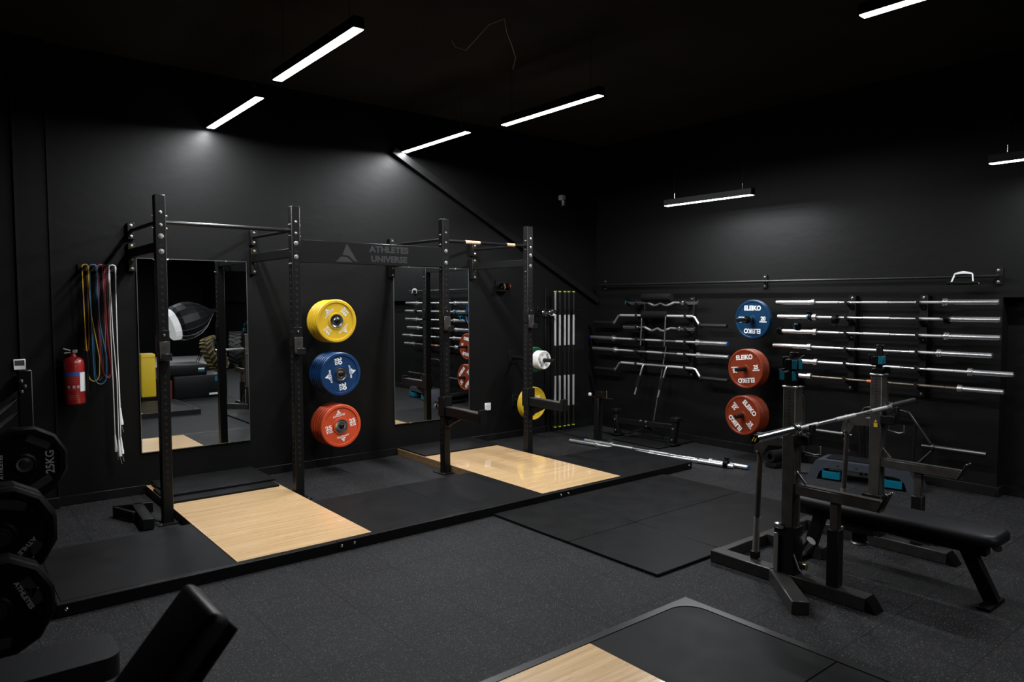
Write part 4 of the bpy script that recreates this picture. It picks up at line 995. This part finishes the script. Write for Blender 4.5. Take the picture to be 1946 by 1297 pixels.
def uplate(loc, rot, label, letters, slot_rot=0):
    t = thing('urethane_plate', label, 'weight plate', loc, 'black twelve sided plates'); o = V(loc)
    dodeca(o + Y*.062, .225, .062).build('disc', 'rubber_black', t, 25)
    MB().lathe([(-.004, .0255), (.002, .028), (.003, .042), (-.003, .044)], o, -Y, 28).build('hub_ring', 'chrome' if loc[1] > 4.5 else 'gundark', t)  # rings of the nearer plates darkened, their shade put into the metal colour
    for k in range(3):
        sl = MB(); a = rot + PI/2 + k*2*PI/3; c = o + V((math.cos(a)*.145, .0078, math.sin(a)*.145)); R = Matrix.Rotation(-a+PI/2, 3, 'Y')
        sl.box(c, (.13, .004, .045), R, .001)
        sl.build('grip_slot', 'matedge', t)
    if letters:
        u = X*math.cos(rot) + Z*math.sin(rot); v = Z*math.cos(rot) - X*math.sin(rot); f = o + Y*.007
        MB().text('25KG', f - v*.128, u, v, .062, bold=.015, sx=.95).build('weight_mark', 'dim_print', t)
        MB().logo(f + v*.128, u, v, .060).text('ATHLETES', f + v*.112, u, v, .026, bold=.03, sx=1.2).build('emblem', 'dim_print', t)
uplate((.40, 5.02, .838), math.radians(90), 'highest black plate at the left edge, its 25KG lettering reading upwards', True)
uplate((.216, 3.95, .721), math.radians(-135), 'middle black twelve sided plate at the left edge', True)
uplate((.220, 4.015, .722), 0, 'black plate behind the middle one at the left edge', False)
uplate((.217, 4.08, .72), 0, 'third black plate at the back of the middle peg, left edge', False)
uplate((.174, 3.72, .462), math.radians(-66), 'lowest black plate at the left edge, nearest the camera', True)
uplate((.174, 3.785, .462), 0, 'black plate behind the lowest one at the left edge', False)

# ================================================================== FOREGROUND INCLINE BENCH
t = thing('incline_bench', 'out of focus black incline bench in the near left corner', 'bench', (.2, 2.0, 0))
top = V((.535, 1.995, 1.0)); d = V((-.643, 0, -.766)); nn = V((-.766, 0, .643))
Rb = Matrix((d, Y, d.cross(Y))).transposed()
mb = MB(); cc = top + d*.40 - nn*.032
mb.box(cc, (.80, .272, .062), Rb, .022, 3); mb.build('backrest', 'vinyl', t, 60)
MB().box(cc - nn*.045, (.78, .285, .014), Rb, .004).build('backrest_board', 'rubber_black', t)
MB().bar(top + d*.1 - nn*.11, top + d*.82 - nn*.11, .05, .05, .004).build('back_frame', 'steel', t)
MB().box((-.22, 1.995, .43), (.36, .27, .06), None, .022, 3).build('seat', 'vinyl', t, 60)
MB().bar((-.62, 1.995, .22), (.55, 1.995, .22), .06, .06, .004).bar((-.2, 1.995, .22), (-.2, 1.995, .40), .05, .05).bar((.22, 1.995, .22), (.2, 1.995, .55), .05, .05).build('spine', 'steel', t)
for xx in (-.6, .55): MB().bx(xx-.03, xx+.03, 1.74, 2.25, 0, .06, .004).bx(xx-.03, xx+.03, 1.965, 2.025, .06, .22).build('leg', 'steel', t)

# ================================================================== THINGS BEHIND THE CAMERA SEEN IN THE MIRRORS
t = thing('foam_wedge', 'tall yellow vinyl block reflected in the left mirror', 'soft block', (3.03, .35, 0))
MB().bx(2.90, 3.15, .22, .48, .08, .87, .025, 3).build('body', 'padyellow', t, 60)
MB().bx(2.898, 3.152, .218, .482, .80, .806).build('seam', 'gold', t)
MB().bx(2.90, 3.15, .22, .48, .0, .08, .01).build('foot', 'foam', t)
t = thing('plyo_box', 'large black soft plyometric box reflected in the left mirror', 'plyo box', (3.9, .05, 0), 'soft plyometric boxes')
MB().bx(3.44, 4.40, -.40, .50, 0, .43, .02, 2).build('body', 'vinyl', t, 60)
MB().bx(4.06, 4.22, .499, .502, .05, .085).build('printed_strip', 'white', t); MB().bx(4.17, 4.24, .499, .502, .30, .40).build('printed_badge', 'teal', t)
t = thing('plyo_box', 'smaller black soft plyometric box stacked on the large one', 'plyo box', (3.75, .0, .43), 'soft plyometric boxes')
MB().bx(3.38, 4.06, -.36, .40, .431, .63, .02, 2).build('body', 'vinyl', t, 60)
MB().bx(3.90, 4.01, .398, .402, .53, .56).build('printed_strip', 'white', t); MB().bx(3.90, 4.01, .398, .402, .49, .515).build('printed_badge', 'teal', t)
solo(MB().bx(3.28, 3.42, -.2, .47, 0, .36, .01), 'soft_block', 'darkred', 'dark red soft block beside the plyometric box in the mirror', 'soft block')
solo(MB().bx(4.7, 7.0, -11.0, -7.05, 0.0, .004), 'backdrop_sheet', 'paper', 'white paper backdrop sheet on the floor far behind the camera', 'backdrop')
t = thing('softbox', 'large black parabolic studio softbox with white front on a tripod', 'softbox', (5.73, -6.4, 0))
c0 = V((5.18, -6.4, 1.20)); c1 = V((6.22, -6.5, 1.53)); ax_ = (c1-c0); Ls = ax_.length; ax_.normalize()
MB().lathe([(0, .44), (.10, .50), (.32, .52), (.55, .47), (.78, .34), (.95, .18), (Ls, .05)], c0, ax_, 16).build('shell', 'softblack', t, 10)
MB().lathe([(.02, 0), (.0, .44)], c0 - ax_*.0, ax_, 16).lathe([(-.16, .0), (-.16, .40), (0.0, .44)], c0, ax_, 16).build('front_diffuser', 'softwhite', t, 10)
rb = MB(); u = Z.cross(ax_).normalized(); v = ax_.cross(u)
for i in range(16):
    a = 2*PI*i/16; rb.tube([c0 + ax_*h + (u*math.cos(a)+v*math.sin(a))*(r+.006) for h, r in ((.0, .44), (.10, .50), (.32, .52), (.55, .47), (.78, .34), (.95, .18), (Ls, .05))], .0035, 6)
rb.build('rib', 'satin', t)
MB().cyl(c1, c1+ax_*.28, .09).build('lamp_head', 'steel', t)
MB().cyl((5.95, -6.45, .35), (5.95, -6.45, 1.35), .018).build('pole', 'steel', t)
for k in range(3):
    a = 2*PI*k/3+.4; MB().cyl((5.95, -6.45, .55), (5.95+.5*math.cos(a), -6.45+.5*math.sin(a), .0), .012).build('leg', 'steel', t)
def tyre(c, n, R, m, label):
    t = thing('tractor_tyre', label, 'tyre', c, 'tractor tyres'); c, n = V(c), V(n).normalized()
    w_ = .16
    MB().lathe([(-w_*.8, R*.52), (-w_, R*.65), (-w_, R*.88), (-w_*.8, R*.96), (w_*.8, R*.96), (w_, R*.88), (w_, R*.65), (w_*.8, R*.52), (-w_*.8, R*.52)], c, n, 36).build('carcass', 'tyre', t)
    tr = MB(); u = Z.cross(n).normalized() if abs(n.z) < .9 else X; v = n.cross(u)
    for i in range(22):
        for sg in (1, -1):
            a = 2*PI*(i+.25*sg)/22; rr = (u*math.cos(a)+v*math.sin(a)); tg = n.cross(rr)
            tr.bar(c + rr*(R*.975) + n*(sg*.015), c + rr*(R*.95) + n*(sg*w_*.98) + tg*(.07), .045, .04, up=rr)
    tr.build('tread_lug', m, t)
tyre((6.55, -5.6, .50), (.9, .35, 0), .50, 'tyre', 'large black tractor tyre standing far behind the camera')
tyre((5.72, -4.75, .47), (.75, .5, .35), .46, 'gold', 'tractor tyre with yellow painted lugs leaning beside the black one')
